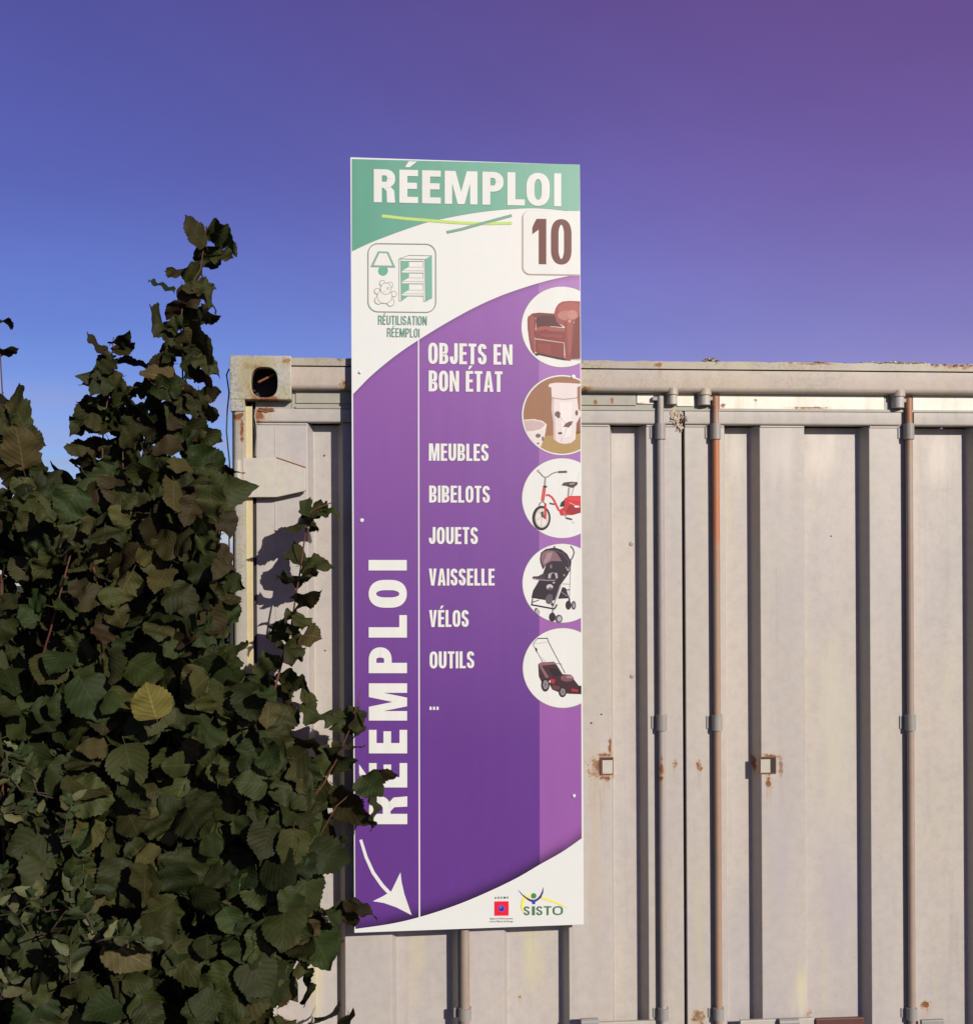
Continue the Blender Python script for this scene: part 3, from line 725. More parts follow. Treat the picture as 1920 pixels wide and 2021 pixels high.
# purple field with its printed edge shading
pt = smooth([(697.4, 777), (731, 742.6), (782.3, 700.4), (833.5, 666), (884.7, 635), (936, 607), (987, 584), (1038, 566), (1089.4, 551.3), (1144.5, 540.5)])
pbm = [(701.6, 1834), (772.7, 1823.5), (828, 1810.5), (896, 1788.5), (958, 1763), (1019.8, 1733.4), (1065, 1707), (1112.5, 1680), (1147.9, 1655)]
pb = smooth(pbm)
def pcol(y, x, light=False):
    t = max(0, min(1, (y - 560) / 900)); t = t ** .8
    return lerp(LP_T, LP_B, t) if light else lerp(PUR_T, PUR_B, t)
def field(xa0, xa1, xb0, xb1, light, name, n=44, m=40):
    pr = Print()
    for i in range(n):
        def col_x(f, y): a = xa0(y); b = xa1(y); return a + (b - a) * f
        f0, f1 = i / n, (i + 1) / n
        def column(f):
            xt = col_x(f, 700); xbm = col_x(f, 1750)
            yt, yb = interp(pt, xt), interp(pb, xbm)
            ys = [yt, yt + 5, yt + 12] + [yt + 12 + (yb - 34 - yt - 12) * k / m for k in range(1, m + 1)] + [yb - 20, yb - 8, yb]
            sh = [.62, .88, 1] + [1] * m + [.86, .5, .22]
            edge = .45 + .55 * min(1, abs(xbm - 700) / 60) ; sb = lambda s, k: s if k < m else 1 - (1 - s) * (1 if 760 < xbm < 1110 else .75)
            pts = []
            for k, (y, q) in enumerate(zip(ys, sh)):
                x = col_x(f, y); c = pcol(y, x, light); q = sb(q, k); c = tuple(v * q for v in c); pts.append(((x, y), c))
            return pts
        A, B = column(f0), column(f1)
        for k in range(len(A) - 1):
            pr.grad([A[k][0], A[k + 1][0], B[k + 1][0], B[k][0]], [A[k][1], A[k + 1][1], B[k + 1][1], B[k][1]], 1)
    pr.done(name)
xl = lambda y: 697.4 + (y - 777) * .0040
xm = lambda y: 1063 + (y - 560) * .0019
xr = lambda y: 1144.4 + (y - 540) * .0031
field(xl, xm, None, None, False, 'purple_field'); field(xm, xr, None, None, True, 'light_purple_band', n=8)
# divider
pr = Print(); pr.poly([(824.7, 671.5), (827.1, 670), (829.2, 1810.4), (826.3, 1811)], WHITE, 3); pr.done('divider_line')
# crossing stripes
pr = Print()
pr.strip([(753.7, 425.4), (800, 430.8), (859, 435.6), (900, 438.6), (935.9, 440.2), (970, 440.6), (1010, 439.6)], 5.6, (.50, .68, .16), 2); pr.done('lime_stripe')
pr = Print(); pr.strip([(881.6, 458), (910, 452), (935.9, 444.6), (970, 435.4), (1010, 424.6)], 5.4, (.18, .36, .27), 3); pr.done('green_stripe')

# ---- glyphs: each returns a list of polygons in a unit box (x 0..w, y 0..1 up) for stems sv, sh
def G(ch, w, sv, sh):
    out = []
    rect = lambda a, b, c, d: out.append([(a, c), (b, c), (b, d), (a, d)])
    def bandpath(cl, closed=False):
        m = len(cl); A, B = [], []
        for i in range(m):
            if closed: p, q = cl[i - 1], cl[(i + 1) % m]
            else: p, q = cl[max(i - 1, 0)], cl[min(i + 1, m - 1)]
            dx, dy = q[0] - p[0], q[1] - p[1]; l = math.hypot(dx, dy) or 1; nx, ny = -dy / l, dx / l
            A.append((cl[i][0] + nx * sv / 2, cl[i][1] + ny * sh / 2)); B.append((cl[i][0] - nx * sv / 2, cl[i][1] - ny * sh / 2))
        for i in range(m if closed else m - 1):
            j = (i + 1) % m; out.append([A[i], A[j], B[j], B[i]])
    def arc(cx, cy, rx, ry, a0, a1, n=9, e=.86):
        r_ = []
        for i in range(n + 1):
            a = R(a0 + (a1 - a0) * i / n); c, s = math.cos(a), math.sin(a)
            r_.append((cx + rx * math.copysign(abs(c) ** e, c), cy + ry * math.copysign(abs(s) ** e, s)))
        return r_
    hv, hh = sv / 2, sh / 2
    if ch in 'EÉ':
        rect(0, sv, 0, 1); rect(sv, w, 0, sh); rect(sv, w * .94, .5 - hh + .02, .5 + hh + .02); rect(sv, w, 1 - sh, 1)
        if ch == 'É': out.append([(w * .30, 1.08), (w * .55, 1.08), (w * .95, 1.26), (w * .50, 1.26)])
    elif ch == 'L': rect(0, sv, 0, 1); rect(sv, w, 0, sh)
    elif ch == 'I': rect(0, sv, 0, 1)
    elif ch == 'T': rect(0, w, 1 - sh, 1); rect(w / 2 - hv, w / 2 + hv, 0, 1 - sh)
    elif ch == 'M':
        rect(0, sv * .92, 0, 1); rect(w - sv * .92, w, 0, 1); a = sv * .92
        out.append([(a, 1), (a, .62), (w / 2 - sv * .42, 0), (w / 2, 0), (w / 2, .38), (a * 1.45, 1)])
        out.append([(w - a, 1), (w - a * 1.45, 1), (w / 2, .38), (w / 2, 0), (w / 2 + sv * .42, 0), (w - a, .62)])
    elif ch == 'N':
        rect(0, sv * .92, 0, 1); rect(w - sv * .92, w, 0, 1); a = sv * .92
        out.append([(a, 1), (a, .55), (w - a, 0), (w - a, .45)])
    elif ch == 'V':
        out.append([(0, 1), (sv, 1), (w / 2, .26), (w / 2, 0), (w / 2 - sv * .5, 0)]); out.append([(w, 1), (w / 2 + sv * .5, 0), (w / 2, 0), (w / 2, .26), (w - sv, 1)])
    elif ch == 'A':
        t = sv * .55; y1, y2 = .20, .20 + sh * .9
        xo = lambda y: (w / 2 - t) * y; xi = lambda y: sv * .98 + (w / 2 - sv * .98) * y / .80
        out.append([(0, 0), (sv * .98, 0), (xi(.8), .80), (w / 2, 1), (w / 2 - t, 1)])
        out.append([(w, 0), (w / 2 + t, 1), (w / 2, 1), (w - xi(.8), .80), (w - sv * .98, 0)])
        out.append([(xi(y1), y1), (w - xi(y1), y1), (w - xi(y2), y2), (xi(y2), y2)])
    elif ch in 'O0':
        ry = min(.34, w * .62)
        cl = arc(w / 2, 1 - hh - ry, w / 2 - hv, ry, 0, 90) + arc(w / 2, 1 - hh - ry, w / 2 - hv, ry, 90, 180)[1:] + \
            arc(w / 2, hh + ry, w / 2 - hv, ry, 180, 270) + arc(w / 2, hh + ry, w / 2 - hv, ry, 270, 360)[1:]
        bandpath([(x, y + 0) for x, y in cl], True)
    elif ch == 'U':
        ry = min(.30, w * .6)
        bandpath([(hv, 1)] + arc(w / 2, hh + ry, w / 2 - hv, ry, 180, 360, 16) + [(w - hv, 1)])
    elif ch == 'J':
        ry = min(.26, w * .6)
        bandpath([(w - hv, 1)] + arc(w / 2, hh + ry, w / 2 - hv, ry, 360, 180, 16) + [(hv, .36)])
    elif ch in 'PRBD':
        rect(0, sv, 0, 1)
        def bowl(y0, y1, ww):
            ry = (y1 - y0 - sh) / 2; ryy = min(ry, (ww - sv) * .62); xx = ww - hv; cx = max(sv, xx - ryy * .95)
            cl = [(sv, y1 - hh), (cx, y1 - hh)] + arc(cx, y1 - hh - ryy, xx - cx, ryy, 90, 0, 8)[1:] + arc(cx, y0 + hh + ryy, xx - cx, ryy, 0, -90, 8) + [(sv, y0 + hh)]
            bandpath(cl)
        if ch == 'P': bowl(.40, 1, w)
        elif ch == 'D': bowl(0, 1, w)
        elif ch == 'R':
            bowl(.44, 1, w); out.append([(w - sv * 1.45, .44 + .0), (w - sv * .55, .47), (w - sv * .12, .36), (w, 0), (w - sv, 0), (w - sv * 1.06, .34)])
        else: bowl(.5 - hh * .9, 1, w * .96); bowl(0, .5 + hh * .1, w)
    elif ch == 'S':
        a, b = w / 2 - hv, .25 - hh * .5
        cyt = 1 - hh - b; cyb = hh + b
        cl = arc(w / 2, cyt, a, b, 8, 180, 12) + [(hv + a * .10, cyt - b * .55), (w / 2 - a * .1, .53), (w / 2 + a * .5, .44), (w - hv - a * .08, cyb + b * .5)] + arc(w / 2, cyb, a, b, 0, -188, 13)
        bandpath(cl)
    elif ch == '1':
        rect(w - sv, w, 0, 1); out.append([(w - sv, 1), (w - sv * 1.28, 1), (w - sv * 1.6, .90), (0, .80), (0, .655), (w - sv, .76)])
    return out
WID = dict(R=.50, E=.42, É=.42, M=.70, P=.48, L=.40, O=.52, I=.17, B=.50, J=.44, T=.44, S=.48, N=.54, U=.51, A=.54, V=.52, D=.52)
WID['0'] = .5; WID['1'] = .34; WID[' '] = .22
def word(text, x0, x1, ytop0, ytop1, yb0, yb1, sv=.165, sh=.15, c=WHITE, lay=6, name='lettering', gapw=.075, pos=None, outline=None, wid=WID):
    """x0..x1 photo columns; ytop/yb top and base rows at the left and at the right end"""
    def draw(pr, dx, dy, col_, ly, grow=0):
        H = yb0 - ytop0
        if pos is None:
            tot = sum((sv if ch == 'I' else wid[ch]) for ch in text) + gapw * (len(text) - 1); cur = 0; ps = []
            for ch in text:
                ww = sv if ch == 'I' else wid[ch]
                ps.append((x0 + (x1 - x0) * cur / tot, x0 + (x1 - x0) * (cur + ww) / tot)); cur += ww + gapw
        else: ps = pos
        for ch, (a, b) in zip(text, ps):
            if ch == ' ': continue
            wloc = (b - a) / H
            sv_ = sv if ch != 'I' else wloc
            for pg in G(ch, wloc, sv_, sh):
                q = []
                for gx, gy in pg:
                    x = a + gx * H; f = (x - x0) / (x1 - x0)
                    yt = ytop0 + (ytop1 - ytop0) * f; yb = yb0 + (yb1 - yb0) * f
                    q.append((x + dx, yb + (yt - yb) * gy + dy))
                pr.poly(q, col_, ly)
    pr = Print()
    if outline:
        for k, (dx, dy) in enumerate(((-.6, 0), (.7, .3), (0, .9), (.7, .8))): draw(pr, dx, dy, outline, lay - 2.0 + k * .3)
    draw(pr, 0, 0, c, lay)
    pr.done(name)
z = lambda v: 680 + v * .25586
word('RÉEMPLOI', 737.6, 1107.3, 333.3, 342, 398.6, 407, .245, .185, pos=[(z(a), z(b)) for a, b in ((225, 390), (422, 567), (597, 742), (772, 1025), (1062, 1226), (1255, 1390), (1402, 1582), (1615, 1671))], outline=(.10, .27, .20))
DK = (.10, .03, .14)
word('OBJETS EN', 845, 1011.3, 676, 680, 718, 719.8, .172, .138, outline=DK)
word('BON ÉTAT', 845.8, 991.6, 731, 733, 772.3, 773.5, .172, .138, outline=DK)
word('MEUBLES', 846.3, 964, 875.2, 876.2, 909.3, 909.8, .175, .140, outline=DK)
word('BIBELOTS', 846.8, 966.6, 958.3, 959, 991.8, 992.2, .175, .140, outline=DK)
word('JOUETS', 846.3, 943, 1040.2, 1040.6, 1073.7, 1074, .175, .140, outline=DK)
word('VAISSELLE', 846.3, 976, 1122.3, 1122.5, 1155.8, 1155.7, .175, .140, outline=DK)
word('VÉLOS', 846.8, 924.9, 1204.2, 1204.2, 1237.7, 1237.4, .175, .140, outline=DK)
word('OUTILS', 847.7, 935.8, 1286, 1285.7, 1319.5, 1319, .175, .140, outline=DK)
pr = Print()
for a in (847.7, 854.5, 861.3): pr.poly([(a, 1395), (a + 4.2, 1395), (a + 4.2, 1401.4), (a, 1401.4)], WHITE, 4)
pr.done('ellipsis_dots')
TEAL = (.13, .29, .22)
word('RÉUTILISATION', 746.4, 842.3, 622.2, 623.8, 640.2, 641.6, .115, .10, c=TEAL, gapw=.11)
word('RÉEMPLOI', 764, 828, 647, 648.2, 664.5, 665.7, .115, .10, c=TEAL, gapw=.11)
# vertical word, reading upwards
def vword(pos, xt, xb, sv, sh, c, lay):
    for ol in (1, 0):
        for ch, (ya, yb) in pos:
            Hh = xb - xt; w = (ya - yb) / Hh
            for pg in G(ch, w, sv if ch != 'I' else w, sh):
                q = [(xb + (xt - xb) * gy + (ya - 1366) * .0020, ya - gx * Hh) for gx, gy in pg]
                if ol:
                    for k, (dx, dy) in enumerate(((-.8, 0), (.8, .3), (0, 1.0))): vp.poly([(x + dx, y + dy) for x, y in q], DK, lay - 2 + k * .3)
                else: vp.poly(q, c, lay)
vp = Print()
vword([('R', (1627, 1572)), ('É', (1554.5, 1506.4)), ('E', (1487.2, 1440.8)), ('M', (1422.4, 1348.9)), ('P', (1328.8, 1277.8)), ('L', (1258.5, 1214.2)), ('O', (1199.6, 1144.6)), ('I', (1126, 1105.3))], 727.8, 803.2, .27, .20, WHITE, 6)
vp.done('vertical_lettering')
# number badge
def rrect(x0, y0, x1, y1, r, n=7):
    pts = []
    for cx, cy, a in ((x1 - r, y0 + r, -90), (x1 - r, y1 - r, 0), (x0 + r, y1 - r, 90), (x0 + r, y0 + r, 180)):
        for i in range(n + 1): t = R(a + 90 * i / n); pts.append((cx + r * math.cos(t), cy + r * math.sin(t)))
    return pts
skew = lambda pts: [(x, y + (x - 1030) * .014) for x, y in pts]
pr = Print()
for k, (g, c) in enumerate(((2.0, (.66, .60, .52)), (1.2, (.50, .42, .34)), (.5, (.36, .24, .16)))):
    pr.poly(skew(rrect(1032 - g, 414.8 - g * .2, 1175, 541 + g * .6, 14 + g)), c, 3 + k * .6)
pr.poly(skew(rrect(1032.6, 414.8, 1175, 540, 13.5)), (.73, .745, .705), 5.2); pr.done('number_badge')
BR = srgb(104, 52, 42)
pr_ = None
word('10', 1050.2, 1127.8, 431.3, 432.3, 521, 522.5, .168, .125, c=BR, pos=[(1050.2, 1077.9), (1087, 1127.8)], name='number')
# pictogram
pr = Print(); q = lambda x, y: (720 + x * .10631, 470 + y * .10631)
Q = lambda L_: [q(*p) for p in L_]
rr_ = [(x, y + (x - 60) * .012) for x, y in rrect(60, 95, 1316, 1362, 185, 8)]
pr.strip(Q(rr_), 1.9, (.22, .27, .20), 2, closed=True)
pr.poly(Q([(245, 240), (435, 248), (568, 540), (105, 530)]), (.22, .38, .28), 2)
pr.poly(Q([(270, 276), (408, 280), (508, 508), (162, 500)]), (.74, .745, .70), 3)
pr.ell(*q(340, 600), 90 * .1063, 90 * .1063, (.14, .40, .29), 1.5)
GL = (.30, .33, .27)
FW = (.74, .745, .70)
def blob(x, y, rx, ry, lay):
    pr.ell(*q(x, y), rx * .1063, ry * .1063, FW, lay, 24); pr.ring(*q(x, y), rx * .1063, ry * .1063, 1.25, GL, lay + .4, 28)
blob(325, 833, 52, 52, 2); blob(465, 868, 56, 56, 2); blob(228, 982, 52, 52, 2); blob(540, 1035, 50, 50, 2)
blob(255, 1150, 72, 72, 2); blob(475, 1190, 70, 70, 2); blob(368, 1080, 138, 130, 3); blob(390, 935, 100, 105, 4)
pr.ring(*q(428, 930), 2.0, 2.0, 1.2, GL, 5); pr.line(Q([(345, 985), (385, 988)]), .8, GL, 5)
GS = (.17, .42, .31)
pr.poly(Q([(1118, 395), (1245, 322), (1250, 1110), (1130, 1172)]), GS, 2)
pr.poly(Q([(668, 415), (820, 428), (822, 1060), (680, 1165)]), GS, 2)
for sy in (535, 735, 962):
    pr.poly(Q([(810, sy), (1085, sy), (1085, sy + 108), (690, sy + 108), (690, sy + 70)]), FW, 3)
    pr.line(Q([(820, sy), (1078, sy)]), .8, GL, 4); pr.line(Q([(690, sy + 66), (1085, sy + 70)]), .8, GL, 4); pr.line(Q([(690, sy + 104), (1085, sy + 110)]), .9, GL, 4)
pr.line(Q([(636, 380), (636, 1165)]), .7, GL, 4); pr.line(Q([(668, 400), (676, 1165)]), .5, GL, 4); pr.line(Q([(636, 1163), (678, 1163)]), .6, GL, 4)
pr.line(Q([(636, 380), (815, 313), (1245, 322)]), .7, GL, 4); pr.line(Q([(636, 378), (1118, 390)]), .9, GL, 4); pr.line(Q([(668, 425), (1085, 425)]), 1.0, GL, 4)
pr.line(Q([(1118, 392), (1245, 320)]), .7, GL, 4); pr.line(Q([(1087, 425), (1090, 1172)]), .7, GL, 4); pr.line(Q([(1118, 392), (1128, 1172)]), .7, GL, 4); pr.line(Q([(1090, 1170), (1130, 1172)]), .6, GL, 4)
pr.done('pictogram')
# arrow
pr = Print(); k = lambda x, y: (680 + x * .3089, 1250 + y * .3089)
pr.strip([k(*p) for p in ((103, 1320), (137, 1430), (182, 1530), (240, 1612), (300, 1676))], [5.6, 6.2, 6.8, 7.2, 7.6], WHITE, 4)
pr.poly([k(*p) for p in ((357, 1528), (364, 1590), (382, 1668), (428, 1802))] + [k(*p) for p in ((330, 1752), (250, 1724), (180, 1713), (240, 1684), (298, 1650))], WHITE, 5)
pr.done('arrow')
# round pictures
def disc(cx, cy, r, base, ring=None):
    pr = Print(); pr.ell(cx, cy, r + .9, r + .9, (.25, .22, .22), 3, 72)
    if ring: pr.ell(cx, cy, r, r, WHITE, 4, 72); pr.ell(cx, cy, r - 2.6, r - 2.6, base, 5, 72)
    else: pr.ell(cx, cy, r, r, base, 4, 72)
    pr.circ = (cx, cy, r - (2.6 if ring else 0)); return pr
def T(ox, oy, s): return lambda L_: [(ox + x * s, oy + y * s) for x, y in L_]
# armchair
pr = disc(1108.7, 645, 79.5, (.73, .745, .705)); t6 = T(1020, 560, .16706)
c = lambda a, b, d: srgb(a * .86, b * .84, d * .82)
pr.poly(t6([(250, 830), (480, 890), (745, 905), (745, 870), (600, 850)]), c(205, 190, 180), 5)
pr.poly(t6([(440, 350), (455, 290), (490, 235), (540, 208), (620, 200), (760, 206), (760, 420), (600, 480), (560, 505), (480, 460), (445, 400)]), c(176, 88, 84), 6)
pr.ell(*t6([(620, 300)])[0], 22, 14, c(190, 104, 98), 7); pr.ell(*t6([(600, 375)])[0], 20, 10, c(205, 140, 132), 8); pr.ell(*t6([(655, 365)])[0], 10, 9, c(215, 155, 148), 9)
pr.poly(t6([(225, 390), (260, 355), (440, 355), (470, 450), (545, 512), (400, 500), (230, 545)]), c(98, 46, 48), 7)
pr.poly(t6([(150, 375), (180, 350), (260, 340), (440, 352), (445, 378), (300, 378), (232, 400), (215, 400)]), c(132, 66, 62), 8)
pr.poly(t6([(125, 420), (133, 385), (175, 360), (212, 385), (226, 430), (222, 520), (205, 560), (212, 830), (190, 815), (165, 770), (142, 650), (127, 520)]), c(160, 76, 74), 9)
pr.poly(t6([(150, 400), (175, 375), (200, 400), (195, 520), (190, 700), (165, 640), (150, 500)]), c(178, 94, 90), 10)
pr.poly(t6([(205, 560), (240, 512), (330, 500), (568, 522), (562, 692), (212, 642)]), c(150, 66, 62), 9)
pr.poly(t6([(212, 545), (250, 510), (330, 500), (566, 522), (560, 565), (400, 560), (330, 540), (225, 565)]), c(182, 98, 90), 10)
pr.poly(t6([(240, 590), (540, 610), (545, 640), (330, 625)]), c(168, 84, 78), 10.5)
pr.poly(t6([(212, 650), (555, 698), (558, 882), (245, 820), (215, 800)]), c(150, 66, 60), 9)
pr.poly(t6([(240, 700), (400, 715), (400, 840), (260, 800)]), c(162, 76, 70), 10); pr.line(t6([(215, 654), (555, 700)]), 1.3, c(220, 160, 150), 11)
pr.poly(t6([(675, 470), (700, 405), (760, 380), (760, 880), (640, 890), (665, 600)]), c(136, 64, 62), 9)
pr.poly(t6([(565, 520), (568, 450), (600, 415), (650, 425), (677, 470), (665, 620), (640, 860), (636, 908), (575, 905), (562, 700)]), c(164, 78, 76), 11)
pr.poly(t6([(590, 470), (615, 430), (650, 445), (655, 500), (635, 800), (610, 860), (595, 650)]), c(182, 98, 94), 12)
pr.ell(*t6([(620, 440)])[0], 3.4, 3.0, c(224, 170, 160), 13)
pr.poly(t6([(250, 822), (572, 884), (572, 905), (480, 890), (250, 838)]), c(70, 36, 36), 12); pr.poly(t6([(205, 820), (252, 820), (250, 850), (222, 845)]), c(60, 34, 34), 12)
pr.done('armchair_picture')
c = srgb
# jug
pr = disc(1109, 819, 79, c(150, 106, 76), True)
pr.poly(t6([(40, 1830), (330, 1800), (500, 1780), (760, 1740), (760, 2000), (40, 2000)]), c(168, 138, 84), 6)
pr.poly(t6([(700, 1500), (760, 1500), (760, 1760), (690, 1780)]), c(140, 84, 62), 6)
pr.poly(t6([(370, 1205), (388, 1180), (460, 1168), (600, 1172), (760, 1182), (760, 1195), (712, 1225), (712, 1350), (725, 1480), (760, 1520), (745, 1570), (702, 1650), (692, 1835), (640, 1880), (570, 1892), (500, 1882), (430, 1835), (428, 1640), (405, 1480), (412, 1350), (405, 1225), (382, 1220)]), c(222, 210, 208), 7)
pr.poly(t6([(405, 1480), (412, 1350), (440, 1350), (435, 1480), (455, 1640), (460, 1850), (430, 1835), (428, 1640)]), c(200, 182, 180), 8)
pr.poly(t6([(500, 1400), (650, 1400), (640, 1800), (540, 1830)]), c(232, 222, 220), 8)
pr.line(t6([(412, 1345), (480, 1358), (560, 1364), (640, 1358), (712, 1346)]), 1.4, c(140, 120, 112), 9)
pr.line(t6([(500, 1560), (570, 1650)]), .6, c(150, 125, 120), 9); pr.line(t6([(590, 1690), (560, 1780), (515, 1865)]), .6, c(150, 125, 120), 9)
BRN = c(112, 84, 72)
for cx, cy, rx, ry in ((480, 1540, 34, 36), (510, 1765, 28, 16), (705, 1525, 18, 34), (490, 1560, 20, 30)): x, y = t6([(cx, cy)])[0]; pr.ell(x, y, rx * .165, ry * .165, BRN, 10 + cx * .001, 9)
pr.poly(t6([(545, 1695), (570, 1655), (610, 1630), (662, 1622), (645, 1665), (610, 1700), (580, 1690)]), BRN, 10)
pr.poly(t6([(60, 1608), (200, 1598), (300, 1620), (352, 1660), (345, 1700), (330, 1790), (300, 1880), (270, 1960), (60, 1960)]), c(222, 212, 206), 7)
pr.poly(t6([(60, 1618), (200, 1612), (290, 1632), (335, 1664), (280, 1715), (200, 1738), (60, 1745)]), c(192, 170, 168), 8)
pr.line(t6([(100, 1755), (200, 1752), (290, 1728), (348, 1680)]), 1.2, c(240, 228, 228), 9)
for cx, cy, rx, ry in ((250, 1795, 32, 25), (305, 1830, 12, 30), (250, 1885, 15, 10)): x, y = t6([(cx, cy)])[0]; pr.ell(x, y, rx * .165, ry * .165, c(110, 100, 84), 10, 9)
pr.done('jug_and_cup_picture')
# bicycle
pr = disc(1109, 983.2, 78.7, (.73, .745, .705)); t7 = T(1020, 890, .1722)
e7 = lambda cx, cy, rx, ry, cc, ly: pr.ell(*t7([(cx, cy)])[0], rx * .1722, ry * .1722, cc, ly, 28)
BLK, GRY, RED = c(44, 34, 36), c(150, 142, 136), c(196, 44, 52)
e7(280, 770, 106, 142, BLK, 5); e7(286, 768, 78, 112, c(206, 200, 192), 6); e7(284, 770, 60, 92, c(222, 217, 208), 7)
for a in (20, 95, 160, 230, 300): pr.line(t7([(285, 750), (285 + 66 * math.cos(R(a)), 765 + 95 * math.sin(R(a)))]), .7, c(120, 112, 108), 8)
pr.poly(t7([(270, 700), (300, 690), (310, 740), (330, 780), (290, 760), (278, 730)]), c(80, 70, 70), 9)
pr.poly(t7([(490, 640), (505, 590), (560, 545), (560, 640)]), BLK, 5)
pr.poly(t7([(545, 545), (600, 515), (760, 515), (760, 690), (640, 735), (500, 742), (478, 680), (545, 640)]), RED, 6)
pr.poly(t7([(600, 620), (760, 640), (760, 700), (640, 735), (560, 700)]), c(150, 30, 40), 7); pr.line(t7([(600, 590), (700, 640)]), 1.6, c(226, 160, 150), 8); pr.poly(t7([(650, 632), (700, 625), (725, 645), (670, 650)]), c(238, 220, 214), 9)
pr.poly(t7([(560, 540), (640, 528), (740, 540), (740, 580), (620, 570)]), c(214, 56, 60), 7.5)
pr.strip(t7([(330, 508), (365, 506), (400, 530), (430, 575), (455, 630), (482, 685)]), 4.2, c(206, 64, 66), 8)
pr.line(t7([(325, 312), (315, 430)]), 3.6, GRY, 8); pr.poly(t7([(298, 400), (340, 395), (345, 420), (302, 425)]), BLK, 9)
pr.line(t7([(314, 428), (294, 572)]), 6.4, RED, 9.5); pr.line(t7([(310, 440), (292, 565)]), 1.6, c(226, 110, 108), 10.5)
pr.strip(t7([(252, 640), (262, 600), (292, 578), (320, 600), (328, 640)]), 2.0, c(110, 90, 90), 9)
pr.line(t7([(326, 600), (324, 778)]), 4.2, RED, 10)
pr.strip(t7([(240, 228), (262, 250), (296, 290), (325, 304), (355, 295), (400, 262), (440, 245), (480, 240)]), 2.2, c(128, 118, 110), 9)
pr.line(t7([(475, 242), (574, 238)]), 4.2, c(84, 76, 72), 10); e7(243, 228, 13, 17, c(170, 162, 155), 10)
pr.poly(t7([(510, 395), (535, 362), (620, 352), (697, 358), (692, 388), (640, 425), (600, 415), (560, 400)]), c(70, 56, 54), 9); pr.poly(t7([(600, 370), (665, 364), (650, 385), (605, 388)]), c(150, 140, 132), 10)
pr.line(t7([(598, 420), (586, 525)]), 3.4, GRY, 8); pr.line(t7([(655, 415), (618, 520)]), 1.4, GRY, 8); pr.line(t7([(720, 240), (695, 350)]), .7, c(215, 212, 205), 8)
pr.line(t7([(372, 600), (432, 612)]), 3.2, c(90, 80, 78), 9); pr.line(t7([(530, 690), (560, 760)]), 2, GRY, 9); pr.line(t7([(560, 768), (632, 786)]), 3.4, c(70, 62, 62), 9.5); e7(645, 818, 16, 12, c(205, 200, 194), 9)
pr.done('bicycle_picture')
# pushchair
pr = disc(1109, 1151.2, 77.8, (.73, .745, .705)); BD = c(44, 32, 44)
pr.strip(t7([(612, 1090), (640, 1120), (655, 1165), (640, 1215), (612, 1260)]), 2.8, c(96, 84, 86), 5)
pr.line(t7([(618, 1280), (608, 1480), (600, 1700)]), 1.6, c(150, 142, 142), 5); pr.line(t7([(520, 1525), (608, 1528)]), 1.2, c(120, 110, 112), 5); pr.line(t7([(560, 1595), (606, 1592)]), 2.2, BD, 5)
pr.poly(t7([(262, 1230), (275, 1165), (330, 1125), (430, 1106), (510, 1130), (575, 1180), (625, 1270), (605, 1385), (540, 1400), (340, 1300), (298, 1360), (268, 1280)]), BD, 6)
pr.poly(t7([(272, 1215), (290, 1165), (350, 1140), (410, 1140), (460, 1175), (515, 1265), (400, 1262), (345, 1290), (308, 1330), (280, 1270)]), c(128, 96, 106), 7)
pr.poly(t7([(345, 1170), (410, 1160), (385, 1240), (330, 1290), (300, 1290)]), c(158, 128, 134), 8); pr.line(t7([(430, 1090), (428, 1112)]), 2.6, BD, 7)
pr.line(t7([(410, 1140), (520, 1170), (590, 1260), (600, 1370)]), .8, c(110, 96, 108), 9); pr.line(t7([(560, 1330), (585, 1375), (605, 1330)]), 1.4, c(190, 182, 186), 9)
pr.poly(t7([(345, 1280), (480, 1270), (612, 1300), (590, 1410), (505, 1530), (450, 1700), (400, 1722), (165, 1685), (185, 1600), (250, 1490), (300, 1400)]), BD, 6.5)
pr.poly(t7([(355, 1460), (362, 1410), (400, 1395), (460, 1400), (470, 1450), (450, 1470), (430, 1400), (395, 1405), (385, 1460)]), c(176, 168, 172), 8)
e7(390, 1325, 13, 24, c(120, 108, 118), 8); e7(375, 1560, 38, 32, c(190, 184, 188), 8); e7(380, 1580, 26, 16, c(90, 80, 90), 9); e7(422, 1510, 14, 10, c(176, 168, 172), 8); e7(540, 1425, 10, 14, c(150, 142, 150), 8)
pr.poly(t7([(175, 1455), (185, 1438), (240, 1436), (310, 1400), (330, 1470), (250, 1478)]), c(70, 54, 66), 7.5); pr.strip(t7([(178, 1462), (250, 1476), (350, 1484), (440, 1482)]), 2.0, c(150, 132, 142), 9)
pr.line(t7([(500, 1535), (462, 1650), (408, 1800)]), 2.6, c(148, 140, 144), 9); pr.poly(t7([(470, 1695), (520, 1560), (560, 1570), (600, 1690)]), BD, 6.2); pr.line(t7([(500, 1610), (575, 1665)]), 1.2, c(150, 142, 150), 8)
pr.poly(t7([(325, 1690), (360, 1640), (410, 1650), (405, 1740), (365, 1760), (335, 1740)]), c(92, 84, 92), 9); e7(405, 1760, 16, 16, BD, 10)
pr.line(t7([(180, 1690), (170, 1760)]), 2.2, BD, 7); pr.line(t7([(160, 1762), (430, 1812)]), 3.0, BD, 8); pr.line(t7([(180, 1735), (250, 1710)]), 1.8, BD, 7); pr.line(t7([(430, 1812), (460, 1760)]), 3, BD, 8)
